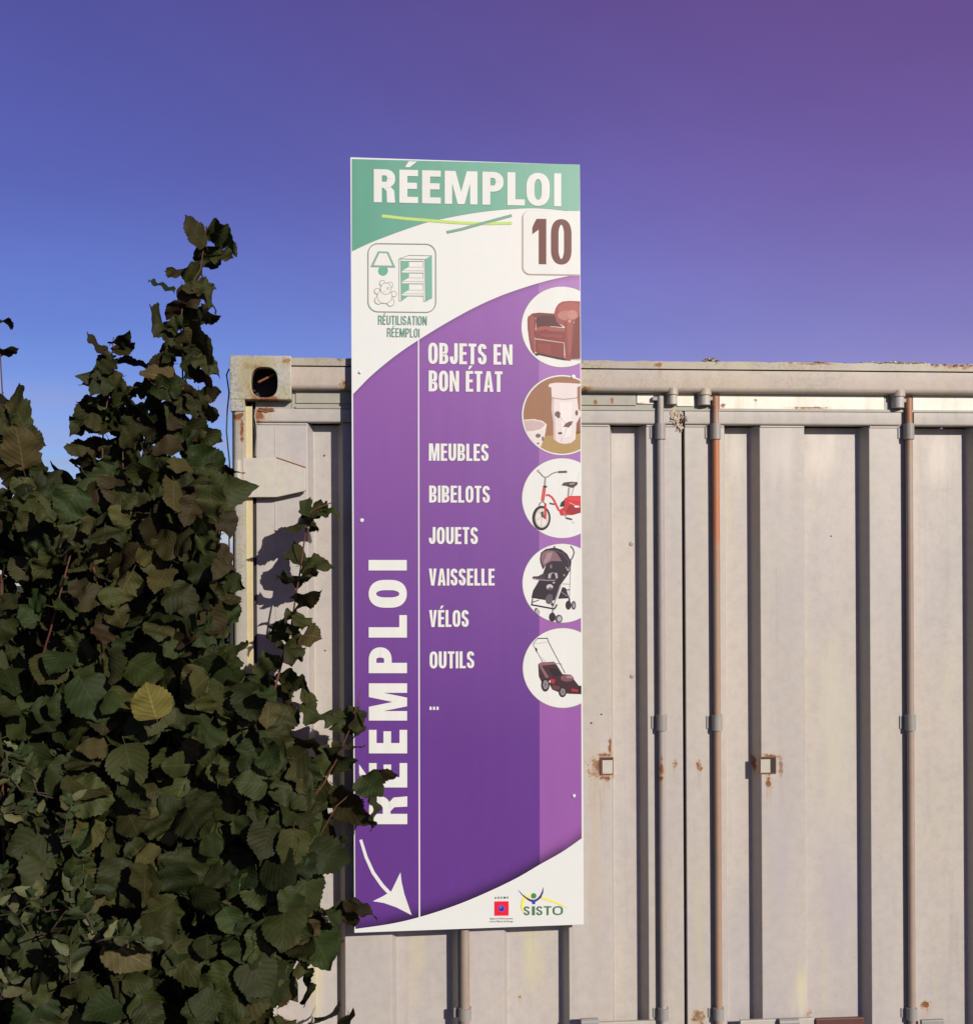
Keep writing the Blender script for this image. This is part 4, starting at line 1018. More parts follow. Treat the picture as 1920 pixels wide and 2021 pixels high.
for cx, cy, rx, ry, cc in ((590, 1768, 33, 52, BD), (650, 1770, 26, 50, c(88, 76, 84)), (652, 1770, 13, 30, c(170, 162, 168)), (405, 1905, 38, 52, BD), (480, 1925, 42, 48, c(88, 76, 84)), (486, 1925, 24, 30, c(178, 172, 176)), (235, 1850, 28, 36, c(170, 165, 168)), (222, 1825, 22, 24, c(84, 74, 82))): e7(cx, cy, rx, ry, cc, 9 + cx * .0008 + (0 if cc == BD else .5))
pr.line(t7([(600, 1690), (600, 1740)]), 3, BD, 9); pr.line(t7([(412, 1800), (405, 1880)]), 2.4, c(110, 100, 106), 8)
pr.done('pushchair_picture')
# lawn mower
pr = disc(1110.5, 1318.6, 78.6, (.73, .745, .705)); t8 = T(960, 1230, .3087)
e8 = lambda cx, cy, rx, ry, cc, ly: pr.ell(*t8([(cx, cy)])[0], rx * .3087, ry * .3087, cc, ly, 24)
pr.line(t8([(325, 98), (392, 97)]), 1.9, c(56, 46, 50), 6); pr.strip(t8([(388, 97), (400, 128), (440, 205), (502, 320)]), 1.6, c(96, 84, 86), 6)
pr.strip(t8([(326, 99), (305, 122), (298, 140), (318, 175), (360, 250), (425, 365)]), 1.5, c(120, 110, 110), 6); pr.line(t8([(300, 132), (360, 126), (395, 118)]), .7, c(150, 142, 142), 6)
pr.poly(t8([(312, 155), (325, 165), (322, 188), (314, 178)]), c(40, 34, 38), 7); pr.line(t8([(350, 215), (385, 255)]), .6, c(160, 152, 152), 6)
pr.line(t8([(420, 256), (482, 262)]), 1.3, c(130, 120, 120), 6)
pr.poly(t8([(330, 262), (345, 252), (432, 246), (452, 272), (492, 335), (460, 350), (410, 365), (355, 385), (334, 340)]), c(66, 36, 46), 6.5)
pr.poly(t8([(333, 262), (350, 250), (432, 246), (446, 262), (352, 272), (398, 345), (380, 352), (345, 290)]), c(132, 96, 104), 7.5)
pr.poly(t8([(395, 290), (450, 290), (480, 330), (430, 345)]), c(38, 26, 34), 7.2)
pr.poly(t8([(400, 385), (440, 350), (490, 326), (540, 330), (562, 365), (590, 400), (615, 400), (615, 455), (530, 452), (470, 445), (420, 425)]), c(60, 32, 40), 8)
e8(515, 352, 42, 22, c(118, 78, 84), 9); e8(530, 345, 22, 9, c(160, 124, 126), 10); pr.poly(t8([(408, 355), (440, 362), (430, 390), (410, 380)]), c(176, 40, 52), 9); pr.poly(t8([(540, 418), (590, 425), (590, 440), (545, 436)]), c(170, 40, 52), 9.5); pr.poly(t8([(585, 405), (620, 395), (620, 455), (585, 440)]), c(36, 26, 32), 9.7)
for cx, cy, rx, ry in ((376, 394, 27, 44), (486, 440, 25, 34)):
    e8(cx, cy, rx, ry, c(44, 34, 40), 10); e8(cx + 1, cy, rx * .62, ry * .66, c(150, 138, 142), 11)
    for a in (0, 72, 144, 216, 288): pr.line(t8([(cx, cy), (cx + rx * .6 * math.cos(R(a)), cy + ry * .62 * math.sin(R(a)))]), .8, c(60, 50, 56), 12)
pr.poly(t8([(420, 395), (470, 405), (465, 430), (420, 420)]), c(92, 60, 66), 9.2)
pr.done('lawn_mower_picture')
# emblems
t9 = T(950, 1740, .11194)
pr = Print()
pr.poly(t9([(230, 354), (480, 350), (480, 604), (230, 608)]), c(228, 28, 52), 3)
for i, (cx, cy, r1, cc) in enumerate(((355, 478, 56, c(120, 80, 190)), (352, 482, 40, c(36, 40, 150)), (340, 462, 18, c(96, 120, 215)), (372, 470, 12, c(60, 60, 180)))):
    pr.poly(t9([(cx + r1 * (1 + .18 * (j % 2)) * math.cos(R(j * 25.7)), cy + r1 * (1 + .18 * (j % 2)) * math.sin(R(j * 25.7))) for j in range(14)]), cc, 4 + i)
pr.done('red_square_emblem')
a_, b_2 = t9([(235, 308), (475, 304)])
word('ADEME', a_[0], b_2[0], t9([(0, 272)])[0][1], t9([(0, 268)])[0][1], a_[1], b_2[1], .20, .18, c=c(50, 40, 46), gapw=.42, lay=3)
pr = Print(); YW = c(236, 232, 84)
pr.poly(t9([(748, 570), (712, 510), (698, 440), (708, 340), (745, 275), (800, 238), (880, 230), (880, 278), (815, 285), (770, 330), (748, 400), (742, 480)]), YW, 2)
pr.poly(t9([(1060, 268), (1180, 295), (1300, 340), (1420, 400), (1530, 480), (1400, 425), (1250, 365), (1060, 312)]), c(236, 230, 120), 2)
pr.poly(t9([(640, 138), (720, 225), (800, 285), (870, 318), (925, 325), (980, 305), (1030, 255), (1065, 190), (1095, 98), (1090, 200), (1050, 290), (1000, 335), (950, 362), (948, 402), (900, 402), (892, 366), (840, 342), (770, 295), (700, 222)]), c(66, 52, 112), 3)
pr.poly(t9([(885, 330), (960, 330), (950, 362), (948, 402), (900, 402), (892, 366)]), c(58, 62, 168), 4)
pr.ell(*t9([(922, 255)])[0], 5.4, 5.4, c(62, 140, 88), 4, 26); pr.done('figure_emblem')
SG = c(78, 122, 84)
X9 = lambda v: 950 + v * .11194
word('SISTO', X9(750), X9(1438), 1740 + 440 * .11194, 1740 + 436 * .11194, 1740 + 600 * .11194, 1740 + 594 * .11194, .20, .15, c=SG, pos=[(X9(750), X9(850)), (X9(895), X9(943)), (X9(970), X9(1075)), (X9(1102), X9(1235)), (X9(1258), X9(1438))], lay=5)
# two small lines of text below the red emblem
def tiny(text, x0, x1, yb, c_, name='small_print'):
    cu = bpy.data.curves.new(name, 'FONT'); cu.body = text; cu.size = 1.0; cu.resolution_u = 2
    o = bpy.data.objects.new(name, cu); col.objects.link(o)
    dg = bpy.context.evaluated_depsgraph_get(); dg.update(); me = bpy.data.meshes.new_from_object(o.evaluated_get(dg))
    bpy.data.objects.remove(o)
    xs = [v.co.x for v in me.vertices]; a, b = min(xs), max(xs)
    (ua, za), (ub, zb_) = S(x0, yb), S(x1, yb - .25); s = (ub - ua) / (b - a)
    for v in me.vertices: v.co = Vector((ua + (v.co.x - a) * s, -3 * LAY, za + v.co.y * s * 1.25 + (v.co.x - a) / (b - a) * (zb_ - za)))
    ca = me.color_attributes.new('Col', 'FLOAT_COLOR', 'CORNER')
    for d in ca.data: d.color = (*c_, 1)
    me.materials.clear(); link(name, me, m_print, sign)
tiny("Agence de l'Environnement", X9(150), X9(556), 1740 + 672 * .11194, c(120, 96, 100))
tiny("et de la Maîtrise de l'Energie", X9(145), X9(560), 1740 + 722 * .11194, c(120, 96, 100))
# screws
for px, py, r1, m in ((710.5, 734.5, 3.0, m_screw), (714, 1027, 4.0, m_screw), (1132.5, 1571, 3.4, m_screw), (1131, 743.5, 4.2, m_panel)):
    u, zz = S(px, py); mb = MB(); mb.tube([(u, -.0001, zz), (u, -.0028, zz), (u, -.0036, zz)], [r1 / 750, r1 / 750, r1 / 1200], 12); mb.build('screw', m, sign, auto=40)

# ------------------------------------------------------------------ FOLIAGE
def leaf_mat(name, top, bot, vein, var=.25, transl=.22, rough=.6):
    m = bpy.data.materials.new(name); m.use_nodes = True; t = m.node_tree; nd = t.nodes; lk = t.links
    b = nd['Principled BSDF']; b.inputs['Roughness'].default_value = rough; b.inputs['Specular IOR Level'].default_value = .15
    uv = nd.new('ShaderNodeUVMap'); uv.uv_map = 'UVMap'; sp = nd.new('ShaderNodeSeparateXYZ'); lk.new(uv.outputs[0], sp.inputs[0])
    def M(op, a, c=0.0, d=0.0, cl=False):
        x = nd.new('ShaderNodeMath'); x.operation = op; x.use_clamp = cl
        for i, v in ((0, a), (1, c), (2, d)):
            if isinstance(v, (int, float)): x.inputs[i].default_value = v
            else: lk.new(v, x.inputs[i])
        return x.outputs[0]
    def mix(f, a, c):
        x = nd.new('ShaderNodeMixRGB')
        for i, v in ((0, f), (1, a), (2, c)):
            if isinstance(v, (int, float)): x.inputs[i].default_value = v
            elif isinstance(v, tuple): x.inputs[i].default_value = (*v, 1)
            else: lk.new(v, x.inputs[i])
        return x.outputs[0]
    side = M('ABSOLUTE', M('SUBTRACT', sp.outputs['X'], .5)); side = M('MULTIPLY', side, 2.0)
    ph = M('FRACT', M('SUBTRACT', M('MULTIPLY', sp.outputs['Y'], 7.5), M('MULTIPLY', side, 2.6)))
    tri = M('ABSOLUTE', M('SUBTRACT', ph, .5))            # .5 on a vein
    vm = M('MULTIPLY', M('SUBTRACT', tri, .435), 16, cl=True)
    mid = M('MULTIPLY', M('SUBTRACT', .055, side), 30, cl=True)
    veins = M('MAXIMUM', vm, mid)
    oi = nd.new('ShaderNodeObjectInfo'); no = nd.new('ShaderNodeTexNoise'); no.inputs['Scale'].default_value = 40; no.inputs['Detail'].default_value = 5
    tcn = nd.new('ShaderNodeTexCoord'); lk.new(tcn.outputs['Object'], no.inputs['Vector'])
    hsv = nd.new('ShaderNodeHueSaturation')
    lk.new(M('ADD', M('MULTIPLY', oi.outputs['Random'], .07), .455), hsv.inputs['Hue'])
    lk.new(M('ADD', M('MULTIPLY', M('FRACT', M('MULTIPLY', oi.outputs['Random'], 17.3)), var * 2), 1 - var), hsv.inputs['Value'])
    g = nd.new('ShaderNodeNewGeometry')
    base = mix(g.outputs['Backfacing'], top, bot)
    base = mix(M('MULTIPLY', no.outputs['Fac'], .5), base, mix(.5, base, (0.07, 0.045, 0.015)))
    vstr = M('ADD', M('MULTIPLY', g.outputs['Backfacing'], .30), .20)
    base = mix(M('MULTIPLY', veins, vstr), base, vein)
    # brown dry margins on some leaves
    edge = M('MULTIPLY', M('SUBTRACT', M('ADD', side, M('MULTIPLY', no.outputs['Fac'], .5)), 1.12), 5, cl=True)
    dry = M('MULTIPLY', M('GREATER_THAN', M('FRACT', M('MULTIPLY', oi.outputs['Random'], 5.7)), .70), M('MULTIPLY', edge, .6))
    base = mix(dry, base, (0.050, 0.030, 0.012))
    lk.new(base, hsv.inputs['Color']); lk.new(hsv.outputs[0], b.inputs['Base Color'])
    bp = nd.new('ShaderNodeBump'); bp.inputs['Strength'].default_value = .38; bp.inputs['Distance'].default_value = .003
    lk.new(M('ADD', tri, M('MULTIPLY', no.outputs['Fac'], .6)), bp.inputs['Height']); bp.invert = True; lk.new(bp.outputs[0], b.inputs['Normal'])
    tr = nd.new('ShaderNodeBsdfTranslucent'); tm = mix(1.0, (0, 0, 0), hsv.outputs[0]); lk.new(tm, tr.inputs['Color'])
    ms = nd.new('ShaderNodeMixShader'); ms.inputs[0].default_value = transl
    lk.new(b.outputs[0], ms.inputs[1]); lk.new(tr.outputs[0], ms.inputs[2]); lk.new(ms.outputs[0], nd['Material Output'].inputs['Surface'])
    return m
m_leaf = leaf_mat('hazel_leaf', (0.015, 0.028, 0.007), (0.026, 0.034, 0.010), (0.075, 0.080, 0.030), .40)
m_leaf_b = leaf_mat('hazel_leaf_bronze', (0.021, 0.021, 0.007), (0.028, 0.025, 0.008), (0.065, 0.058, 0.024), .35)
m_leaf_y = leaf_mat('hazel_leaf_backlit', (0.16, 0.17, 0.035), (0.19, 0.20, 0.045), (0.42, 0.42, 0.12), .1, .35)  # glow of sun through the blade put into the colour
m_leaf_o = leaf_mat('hazel_leaf_sunlit', (0.060, 0.064, 0.018), (0.070, 0.066, 0.022), (0.16, 0.16, 0.055), .15, .3)  # brighter copy of the hazel leaf, sunlight put into its colour
m_leaf_r = leaf_mat('red_leaf', (0.30, 0.035, 0.015), (0.30, 0.05, 0.02), (0.4, 0.1, 0.05), .1)
m_small = leaf_mat('privet_leaf', (0.022, 0.038, 0.013), (0.085, 0.10, 0.045), (0.09, 0.11, 0.04), .4, .2, .45)
m_bark = plain('red_brown_bark', (0.085, 0.030, 0.018), 0.7, 0.3, 0.4, 60)
m_bark_old = plain('old_bark', (0.05, 0.035, 0.025), 0.85, 0.2, 0.4, 40)

def leaf_mesh(name, seed, m, rows=22, teeth=11, round_=1.0, curl=1.0, wide=.47, cheap=False, petiole=.22, tip=.1):
    rr = random.Random(seed); v, f, uv = [], [], []
    fold = rr.uniform(.02, .30) * curl; droop = rr.uniform(-.05, .50) * curl; rip = rr.uniform(.03, .09) * curl; twist = rr.uniform(-.35, .35) * curl
    ph = rr.uniform(0, 6.28); ph2 = rr.uniform(0, 6.28); asym = rr.uniform(-.04, .04); bendx = rr.uniform(-.12, .12)
    edgecurl = rr.choice((-1, 1)) * rr.uniform(0, .28) * curl
    cols = (-1, -.5, 0, .5, 1) if not cheap else (-1, 0, 1)
    for i in range(rows + 1):
        t = i / rows
        w = wide * (math.sin(math.pi * min(1, t ** .62)) ** .62) if 0 < t < 1 else 0
        if t > .72: w *= 1 - ((t - .72) / .28) ** 2 * (.55 + tip)
        saw = (.030 if i % 2 else -.016) * (1 if not cheap else .5)
        for s in cols:
            ww = w * abs(s)
            if abs(s) == 1 and 0 < t < 1:
                ww = w * (1 + saw * 1.6 + .05 * math.sin(t * 9 + ph + s * 2)) * (1 + asym * s)
                if rr.random() < .05 * curl: ww *= rr.uniform(.86, .96)
            x = math.copysign(ww, s) if s else 0
            y = t - (0.06 * abs(s) * (1 if t < .3 else .2)) + (.02 if (i % 2 and abs(s) == 1) else 0) * 1
            zz = fold * abs(x) - droop * t * t + rip * math.sin(t * 15 + ph + s * 1.7) * abs(s) + rip * .6 * math.sin(t * 7 + ph2) * s
            zz += edgecurl * (abs(x) / wide) ** 3 * wide + twist * x * (t - .3)
            x += bendx * t * t
            v.append((x, y, zz)); uv.append((.5 + s / 2, t))
    nc = len(cols)
    for i in range(rows):
        for j in range(nc - 1):
            a = i * nc + j; f.append([a, a + 1, a + nc + 1, a + nc])
    k = len(v); pr2 = .012
    for y, zz in ((-petiole, petiole * .35), (-petiole * .4, .02), (0.02, 0)):
        for a in range(3): v.append((pr2 * math.cos(a * 2.09), y, zz + pr2 * math.sin(a * 2.09))); uv.append((.5, .01))
    for i in range(2):
        for a in range(3): f.append([k + i * 3 + a, k + i * 3 + (a + 1) % 3, k + (i + 1) * 3 + (a + 1) % 3, k + (i + 1) * 3 + a])
    if cheap == 2: v, f, uv = v[:k], f[:-6], uv[:k]
    me = bpy.data.meshes.new(name); me.from_pydata(v, [], f)
    ul = me.uv_layers.new(name='UVMap')
    for lp in me.loops: ul.data[lp.index].uv = uv[lp.vertex_index]
    for p in me.polygons: p.use_smooth = True
    me.materials.append(m); return me
hazel = [leaf_mesh('leaf', s, m_leaf if s % 3 else m_leaf_b, curl=(.9, 1.4, 1.8)[s % 3], wide=(.43, .47, .50)[s % 3]) for s in range(20)]
hazel_flat = [leaf_mesh('leaf', 50 + s, m_leaf if s % 5 else m_leaf_b, curl=.45 + .14 * (s % 5), wide=.45 + .02 * (s % 4)) for s in range(12)]
yellow = leaf_mesh('leaf', 91, m_leaf_y, curl=.4); redl = leaf_mesh('leaf', 92, m_leaf_r, curl=1.4)
olive = [leaf_mesh('leaf', 120 + s, m_leaf_o, curl=.6 + .3 * s) for s in range(3)]
small = [leaf_mesh('leaf', 70 + s, m_small, rows=8, curl=.9, wide=.24, petiole=.12) for s in range(6)]

LEAF = []      # (owner, mesh, world pos, rotation matrix, scale)
TOCAM = lambda p: (CAM - p).normalized()
def leaf_at(owner, p, ang, ln, a_tilt, b_roll, mesh, face=1):
    """p world base; ang: heading in the picture (0 right, 90 down); ln metres; a_tilt: toward camera (+); b_roll about blade; face 1 shows the upper side"""
    c = TOCAM(p); rx = RM.col[0].normalized(); right = (rx - c * rx.dot(c)).normalized(); down = c.cross(right)
    if down.z > 0: down = -down
    h = right * math.cos(ang) + down * math.sin(ang)
    y = (h * math.cos(a_tilt) + c * math.sin(a_tilt)).normalized()
    zc = (c - y * c.dot(y)).normalized() * face
    z = (Matrix.Rotation(b_roll, 3, y) @ zc).normalized(); x = y.cross(z)
    M_ = Matrix((x, y, z)).transposed()
    LEAF.append([owner, mesh, p, M_, ln])
def leaf_px(owner, bx, by, tx, ty, w, Y, rnd, mesh=None, face=None, s=783):
    proj = math.hypot(tx - bx, ty - by) / 1.0; nat = max(proj * 1.02, w / .92, 58 if owner == 'right' else 46)
    a = math.acos(min(1, proj / nat)) * rnd.choice((-1, 1, 1)); b = math.acos(max(.15, min(1, w / (.90 * nat)))) * rnd.choice((-1, 1))
    p = P(bx, by, Y)
    if face is None: face = rnd.choice((1, 1, -1)) if by > 1000 else rnd.choice((1, -1, -1))
    sc = (CAM - p).length / F
    leaf_at(owner, p, math.atan2(ty - by, tx - bx), nat * sc, a, b, mesh or rnd.choice(hazel), face)

rnd = random.Random(21)
h1 = lambda L_, ow, Y, jit=.03, **k: [leaf_px(ow, a * .3038, 400 + b * .3038, c_ * .3038, 400 + d * .3038, w * .3038, Y + rnd.uniform(-jit, jit), rnd, **k) for a, b, c_, d, w in L_]
h1([(1330, 270, 1200, 120, 130), (1355, 170, 1530, 230, 120), (1335, 280, 1375, 450, 170), (1400, 340, 1500, 350, 80), (1300, 470, 1165, 430, 130), (1180, 450, 1095, 415, 80), (1130, 570, 985, 515, 40),
    (1270, 560, 1440, 640, 120), (1190, 540, 1260, 680, 150), (1250, 520, 1390, 560, 90), (1180, 650, 1075, 720, 80), (1175, 650, 1225, 790, 110), (1270, 760, 1350, 700, 90), (1180, 870, 945, 790, 130), (1190, 830, 1430, 890, 170),
    (1200, 830, 1260, 980, 170), (1195, 960, 1080, 970, 60), (1280, 1010, 1390, 1050, 100), (1290, 1110, 1390, 1170, 80), (1200, 1010, 1300, 1150, 120), (1190, 1150, 1100, 1260, 120), (1300, 1250, 1445, 1250, 120),
    (1310, 1360, 1440, 1370, 120), (1200, 1260, 1060, 1340, 110), (1200, 1380, 1080, 1450, 110), (1210, 1450, 1380, 1590, 170), (1290, 1230, 1250, 1400, 120), (1200, 1560, 1300, 1680, 140), (1190, 1580, 990, 1590, 120), (1300, 1620, 1370, 1640, 100)], 'tall', -.05)
h1([(1145, 1145, 925, 1100, 135)], 'tall', -.06, face=-1, mesh=olive[0])
h1([(735, 910, 840, 885, 55), (740, 965, 862, 950, 60), (735, 1010, 570, 900, 60), (760, 1040, 975, 1030, 60), (745, 1030, 600, 1075, 110), (770, 1140, 570, 1160, 120), (700, 1130, 800, 1220, 120), (720, 1330, 540, 1340, 150), (720, 1310, 890, 1260, 70),
    (870, 1215, 985, 1215, 60), (850, 1330, 945, 1410, 130), (800, 1290, 1010, 1330, 90), (790, 1450, 550, 1480, 90), (690, 1600, 540, 1560, 140), (655, 1790, 560, 1680, 150), (650, 1790, 750, 1680, 130), (640, 1860, 400, 1790, 130), (640, 1900, 380, 1900, 80),
    (960, 1280, 1070, 1330, 90), (930, 1420, 1060, 1500, 130), (860, 1400, 800, 1560, 150), (930, 1560, 1000, 1640, 100), (1060, 1240, 980, 1260, 70), (1010, 1330, 1180, 1420, 110), (900, 1500, 760, 1560, 120), (1080, 1500, 950, 1560, 130), (900, 1700, 770, 1760, 120), (930, 1700, 1150, 1720, 120),
    (870, 1950, 700, 1900, 150), (1000, 1850, 1180, 1850, 150), (1000, 1700, 1080, 1820, 130), (1300, 1800, 1570, 1690, 130), (1310, 1850, 1500, 1830, 140)], 'middle', .03, .06)
h1([(-30, 770, 72, 745, 60), (-40, 975, 82, 980, 55), (-40, 1220, 38, 1190, 120), (180, 1470, 10, 1290, 170), (190, 1730, 30, 1640, 130), (180, 1780, 110, 1920, 150), (240, 1870, 355, 1790, 150), (60, 1960, -40, 1870, 150), (90, 1600, -40, 1540, 150), (100, 1500, -30, 1440, 100), (150, 1800, 60, 1830, 120), (280, 1950, 150, 1920, 90)], 'left', -.03)
h1([(150, 1720, 130, 1450, 230)], 'left', -.08, face=-1, mesh=olive[0])
g1 = lambda L_, Y, **k: [leaf_px('right', 440 + a * .2126, 980 + b * .2126, 440 + c_ * .2126, 980 + d * .2126, w * .2126, Y, rnd, **k) for a, b, c_, d, w in L_]
g1([(800, 150, 1070, 90, 120), (800, 160, 770, 100, 60), (800, 160, 950, 150, 60), (790, 170, 560, 400, 100), (790, 190, 860, 250, 60), (735, 620, 630, 640, 70), (735, 640, 920, 545, 110), (715, 770, 845, 730, 55), (715, 760, 500, 765, 100), (675, 960, 865, 950, 130),
    (665, 1080, 540, 1110, 100), (665, 1080, 735, 1220, 150), (600, 1300, 510, 1230, 90), (600, 1390, 680, 1450, 90), (530, 1500, 250, 1690, 160), (540, 1640, 790, 1690, 130), (510, 1700, 700, 1810, 120), (480, 1730, 620, 1850, 120), (745, 1780, 735, 1900, 60), (660, 1200, 710, 1450, 110)], -.14)
g1([(740, 1290, 875, 1270, 190)], -.15, face=-1, mesh=olive[1])
k1 = lambda L_, Y, **k: [leaf_px('right', 440 + a * .3245, 1380 + b * .3245, 440 + c_ * .3245, 1380 + d * .3245, w * .3245, Y, rnd, **k) for a, b, c_, d, w in L_]
k1([(485, 40, 660, 200, 80), (400, 40, 300, 220, 190), (260, 260, 320, 460, 190), (820, 90, 680, 200, 150), (820, 60, 850, 260, 70), (690, 250, 825, 340, 45), (660, 330, 590, 450, 130), (860, 490, 1050, 430, 90), (900, 580, 985, 775, 60), (700, 550, 860, 790, 170),
    (520, 500, 620, 690, 160), (410, 460, 350, 700, 180), (640, 350, 700, 420, 80), (430, 700, 400, 880, 130), (480, 980, 600, 1170, 160), (740, 1245, 940, 1275, 70), (760, 1230, 770, 1400, 150), (600, 1290, 690, 1275, 40), (530, 1340, 590, 1530, 160), (470, 1490, 520, 1650, 110),
    (370, 1640, 480, 1720, 100), (480, 1660, 585, 1800, 60), (350, 1720, 385, 1850, 60), (700, 870, 730, 1010, 60), (600, 880, 540, 900, 50), (300, 850, 400, 1000, 200), (380, 950, 330, 1150, 200), (450, 1150, 510, 1310, 90), (350, 1180, 400, 1270, 110), (640, 1420, 690, 1470, 70), (760, 1930, 720, 2010, 70), (560, 1960, 690, 2000, 70), (250, 1900, 300, 2060, 120), (330, 1930, 430, 2030, 90), (120, 1750, 200, 1900, 150), (90, 1880, 180, 2040, 160), (290, 1560, 330, 1700, 150)], -.17)
k1([(850, 480, 960, 600, 170)], -.22, face=1, mesh=hazel_flat[2])
leaf_px('right', 555, 1782, 585, 1800, 22, -.2, rnd, mesh=redl, face=1)
leaf_px('tall', 308, 1416, 286, 1350, 76, -.43, rnd, mesh=yellow, face=-1)

# the mass of the hedge: leaves spread through a volume bounded by an outline in height
outline = [(0, 940), (70, 935), (115, 990), (150, 960), (190, 935), (300, 925), (420, 915), (470, 930), (475, 1340), (545, 1350), (585, 1420), (620, 1480), (650, 1560), (650, 2100)]
def right_edge(y):
    return interp([(900, 462), (1300, 464), (1340, 490), (1400, 560), (1450, 590), (1520, 640), (1600, 660), (1700, 635), (1800, 625), (1860, 640), (1910, 560), (1960, 545), (2010, 530), (2100, 530)], y)
def top_edge(x): return interp([(-80, 960), (0, 985), (70, 990), (120, 1000), (160, 960), (300, 930), (420, 930), (470, 960)], x)
green_flat = [m for m in hazel_flat if m.materials[0] is m_leaf]; hazel_green = [m for m in hazel if m.materials[0] is m_leaf][:6]
def mass(owner, n, x0, x1, Yr, seed, lo=930, hi=2060, face_cam=.72, lns=(44, 84)):
    r = random.Random(seed); c_ = 0; tries = 0
    pts = []
    while c_ < n and tries < n * 60:
        tries += 1
        x = r.uniform(x0, x1); y = r.uniform(lo, hi)
        if x > right_edge(y) - 22 or y < top_edge(x): continue
        if any((x - a) ** 2 + (y - b) ** 2 < (21 if tries < n * 40 else 13) ** 2 for a, b in pts[-260:]): continue
        pts.append((x, y)); c_ += 1
        Y = r.uniform(*Yr)
        p = P(x, y - 20, Y); sc = (CAM - p).length / F
        ang = R(90 + r.gauss(0, 48)); ln = r.uniform(*lns) * sc * (1.06 if y > 1300 else .95)
        a = R(r.uniform(-25, 55)); b = R(r.gauss(0, 34 if y > 1300 else 48))
        me = r.choice(green_flat + hazel_green) if y > 1300 else r.choice(hazel)
        q_ = r.random()
        if q_ < .006: me = yellow
        elif q_ < .05: me = r.choice(olive)
        leaf_at(owner, p, ang, ln, a, b, me, 1 if r.random() < face_cam else -1)
mass('left', 185, -60, 110, (-.30, .10), 1)
mass('middle', 288, 105, 250, (-.34, .06), 2)
mass('tall', 215, 245, 400, (-.36, .0), 5)
mass('right', 205, 385, 660, (-.36, -.14), 3)
mass('tall', 45, 340, 462, (-.30, -.08), 4, hi=1400)
# fuller upper shoots
def plume(owner, spine, n, half, seed, Y=0.0):
    r = random.Random(seed)
    for i in range(n):
        y = r.uniform(spine[0][1], spine[-1][1]); x = interp([(b, a) for a, b in spine], y); w = half * min(1, .35 + (y - spine[0][1]) / 160)
        sd_ = r.choice((-1, 1)); p = P(x + sd_ * r.uniform(0, w * .55), y, Y + r.uniform(-.06, .06)); sc = (CAM - p).length / F
        ang = R(r.uniform(-10, 75)) if sd_ > 0 else R(180 - r.uniform(-10, 75))
        leaf_at(owner, p, ang, r.uniform(34, 62) * sc, R(r.uniform(-45, 60)), R(r.gauss(0, 50)), r.choice(hazel) if r.random() > .04 else r.choice(olive), 1 if r.random() < .45 else -1)
plume('tall', [(400, 560), (358, 650), (362, 800), (366, 960)], 30, 55, 61, -.05)
plume('middle', [(222, 710), (212, 790), (204, 860), (200, 1000)], 36, 48, 62, .03)
plume('middle', [(290, 800), (285, 900), (270, 1000)], 20, 40, 63, .03)
plume('left', [(0, 760), (30, 860), (60, 990)], 12, 30, 64, -.03)

# shrubs
tall = empty('hazel_shrub', 'dark green hazel shrub with the tallest shoot beside the container corner', 'shrub', P(280, 2000, -.1) * 1)
left = empty('hazel_shrub', 'dark green hazel shrub cut by the left edge of the picture', 'shrub', P(10, 2000, -.1) * 1)
right = empty('hazel_shrub', 'hazel shrub whose twigs reach over the container door and the sign', 'shrub', P(450, 2000, -.12) * 1)
privet = empty('privet_shrub', 'small leaved green shrub low at the left in front of the hazel', 'shrub', P(60, 2000, -.45) * 1)
for e_ in (tall, left, right, privet): e_.location.z = 0
middle = empty('hazel_shrub', 'dark green hazel shrub with the second highest shoot left of the tallest one', 'shrub', P(180, 2000, -.05) * 1); middle.location.z = 0
own = dict(middle=middle, tall=tall, left=left, right=right, privet=privet)
# stems
def stem(owner, pts, r0=.0032, r1=.0014, m=None):
    W = [P(x, y, Y) for x, y, Y in pts]
    if W[-1].z > .3:
        b = W[-1]; e_ = own[owner].location; by_ = -.10 if b.x > XL - .1 else .05
        if owner == 'privet': b = W[-1]; W.append(Vector((b.x, by_, b.z - .12)))
        W += [Vector((b.x + (e_.x - b.x) * .5, by_, b.z * .45)), Vector((e_.x + rnd.uniform(-.1, .1), by_ + rnd.uniform(-.04, .04), 0.0))]
    n_ = len(W); rads = [r1 + (r0 - r1) * min(1, i / (n_ - 2)) for i in range(n_)]; rads[-1] = r0 * 3.0; rads[-2] = r0 * 2.0
    mb = MB(); mb.tube(W, rads, 7); o = mb.build('stem', m or m_bark, None, smooth=True); o.parent = own[owner]; o.location = -own[owner].location
stem('tall', [(408, 445, -.05), (403, 480, -.05), (396, 530, -.05), (378, 560, -.05), (360, 590, -.05), (357, 650, -.05), (360, 720, -.05), (362, 800, -.05), (364, 900, -.05), (364, 1000, -.06), (352, 1200, -.10), (330, 1500, -.15), (310, 2000, -.05)])
stem('middle', [(224, 665, .03), (222, 690, .03), (218, 740, .03), (212, 790, .03), (204, 850, .03), (202, 880, .03), (205, 1000, .02), (210, 1150, 0), (205, 1350, -.05), (215, 2000, .05)])
stem('middle', [(290, 780, .03), (292, 830, .03), (281, 900, .03), (276, 960, .02), (270, 1010, 0), (256, 1120, -.05), (250, 1400, -.1)])
stem('middle', [(242, 880, .0), (243, 925, .0), (248, 1050, -.05), (262, 1120, -.08), (270, 1500, -.1)])
stem('tall', [(395, 820, -.05), (396, 860, -.05), (385, 1000, -.12), (379, 1170, -.22), (380, 1300, -.2), (370, 1600, -.08)])
stem('tall', [(450, 940, -.05), (437, 1010, -.12), (428, 1090, -.2), (416, 1160, -.24), (405, 1230, -.25), (390, 1500, -.2)])
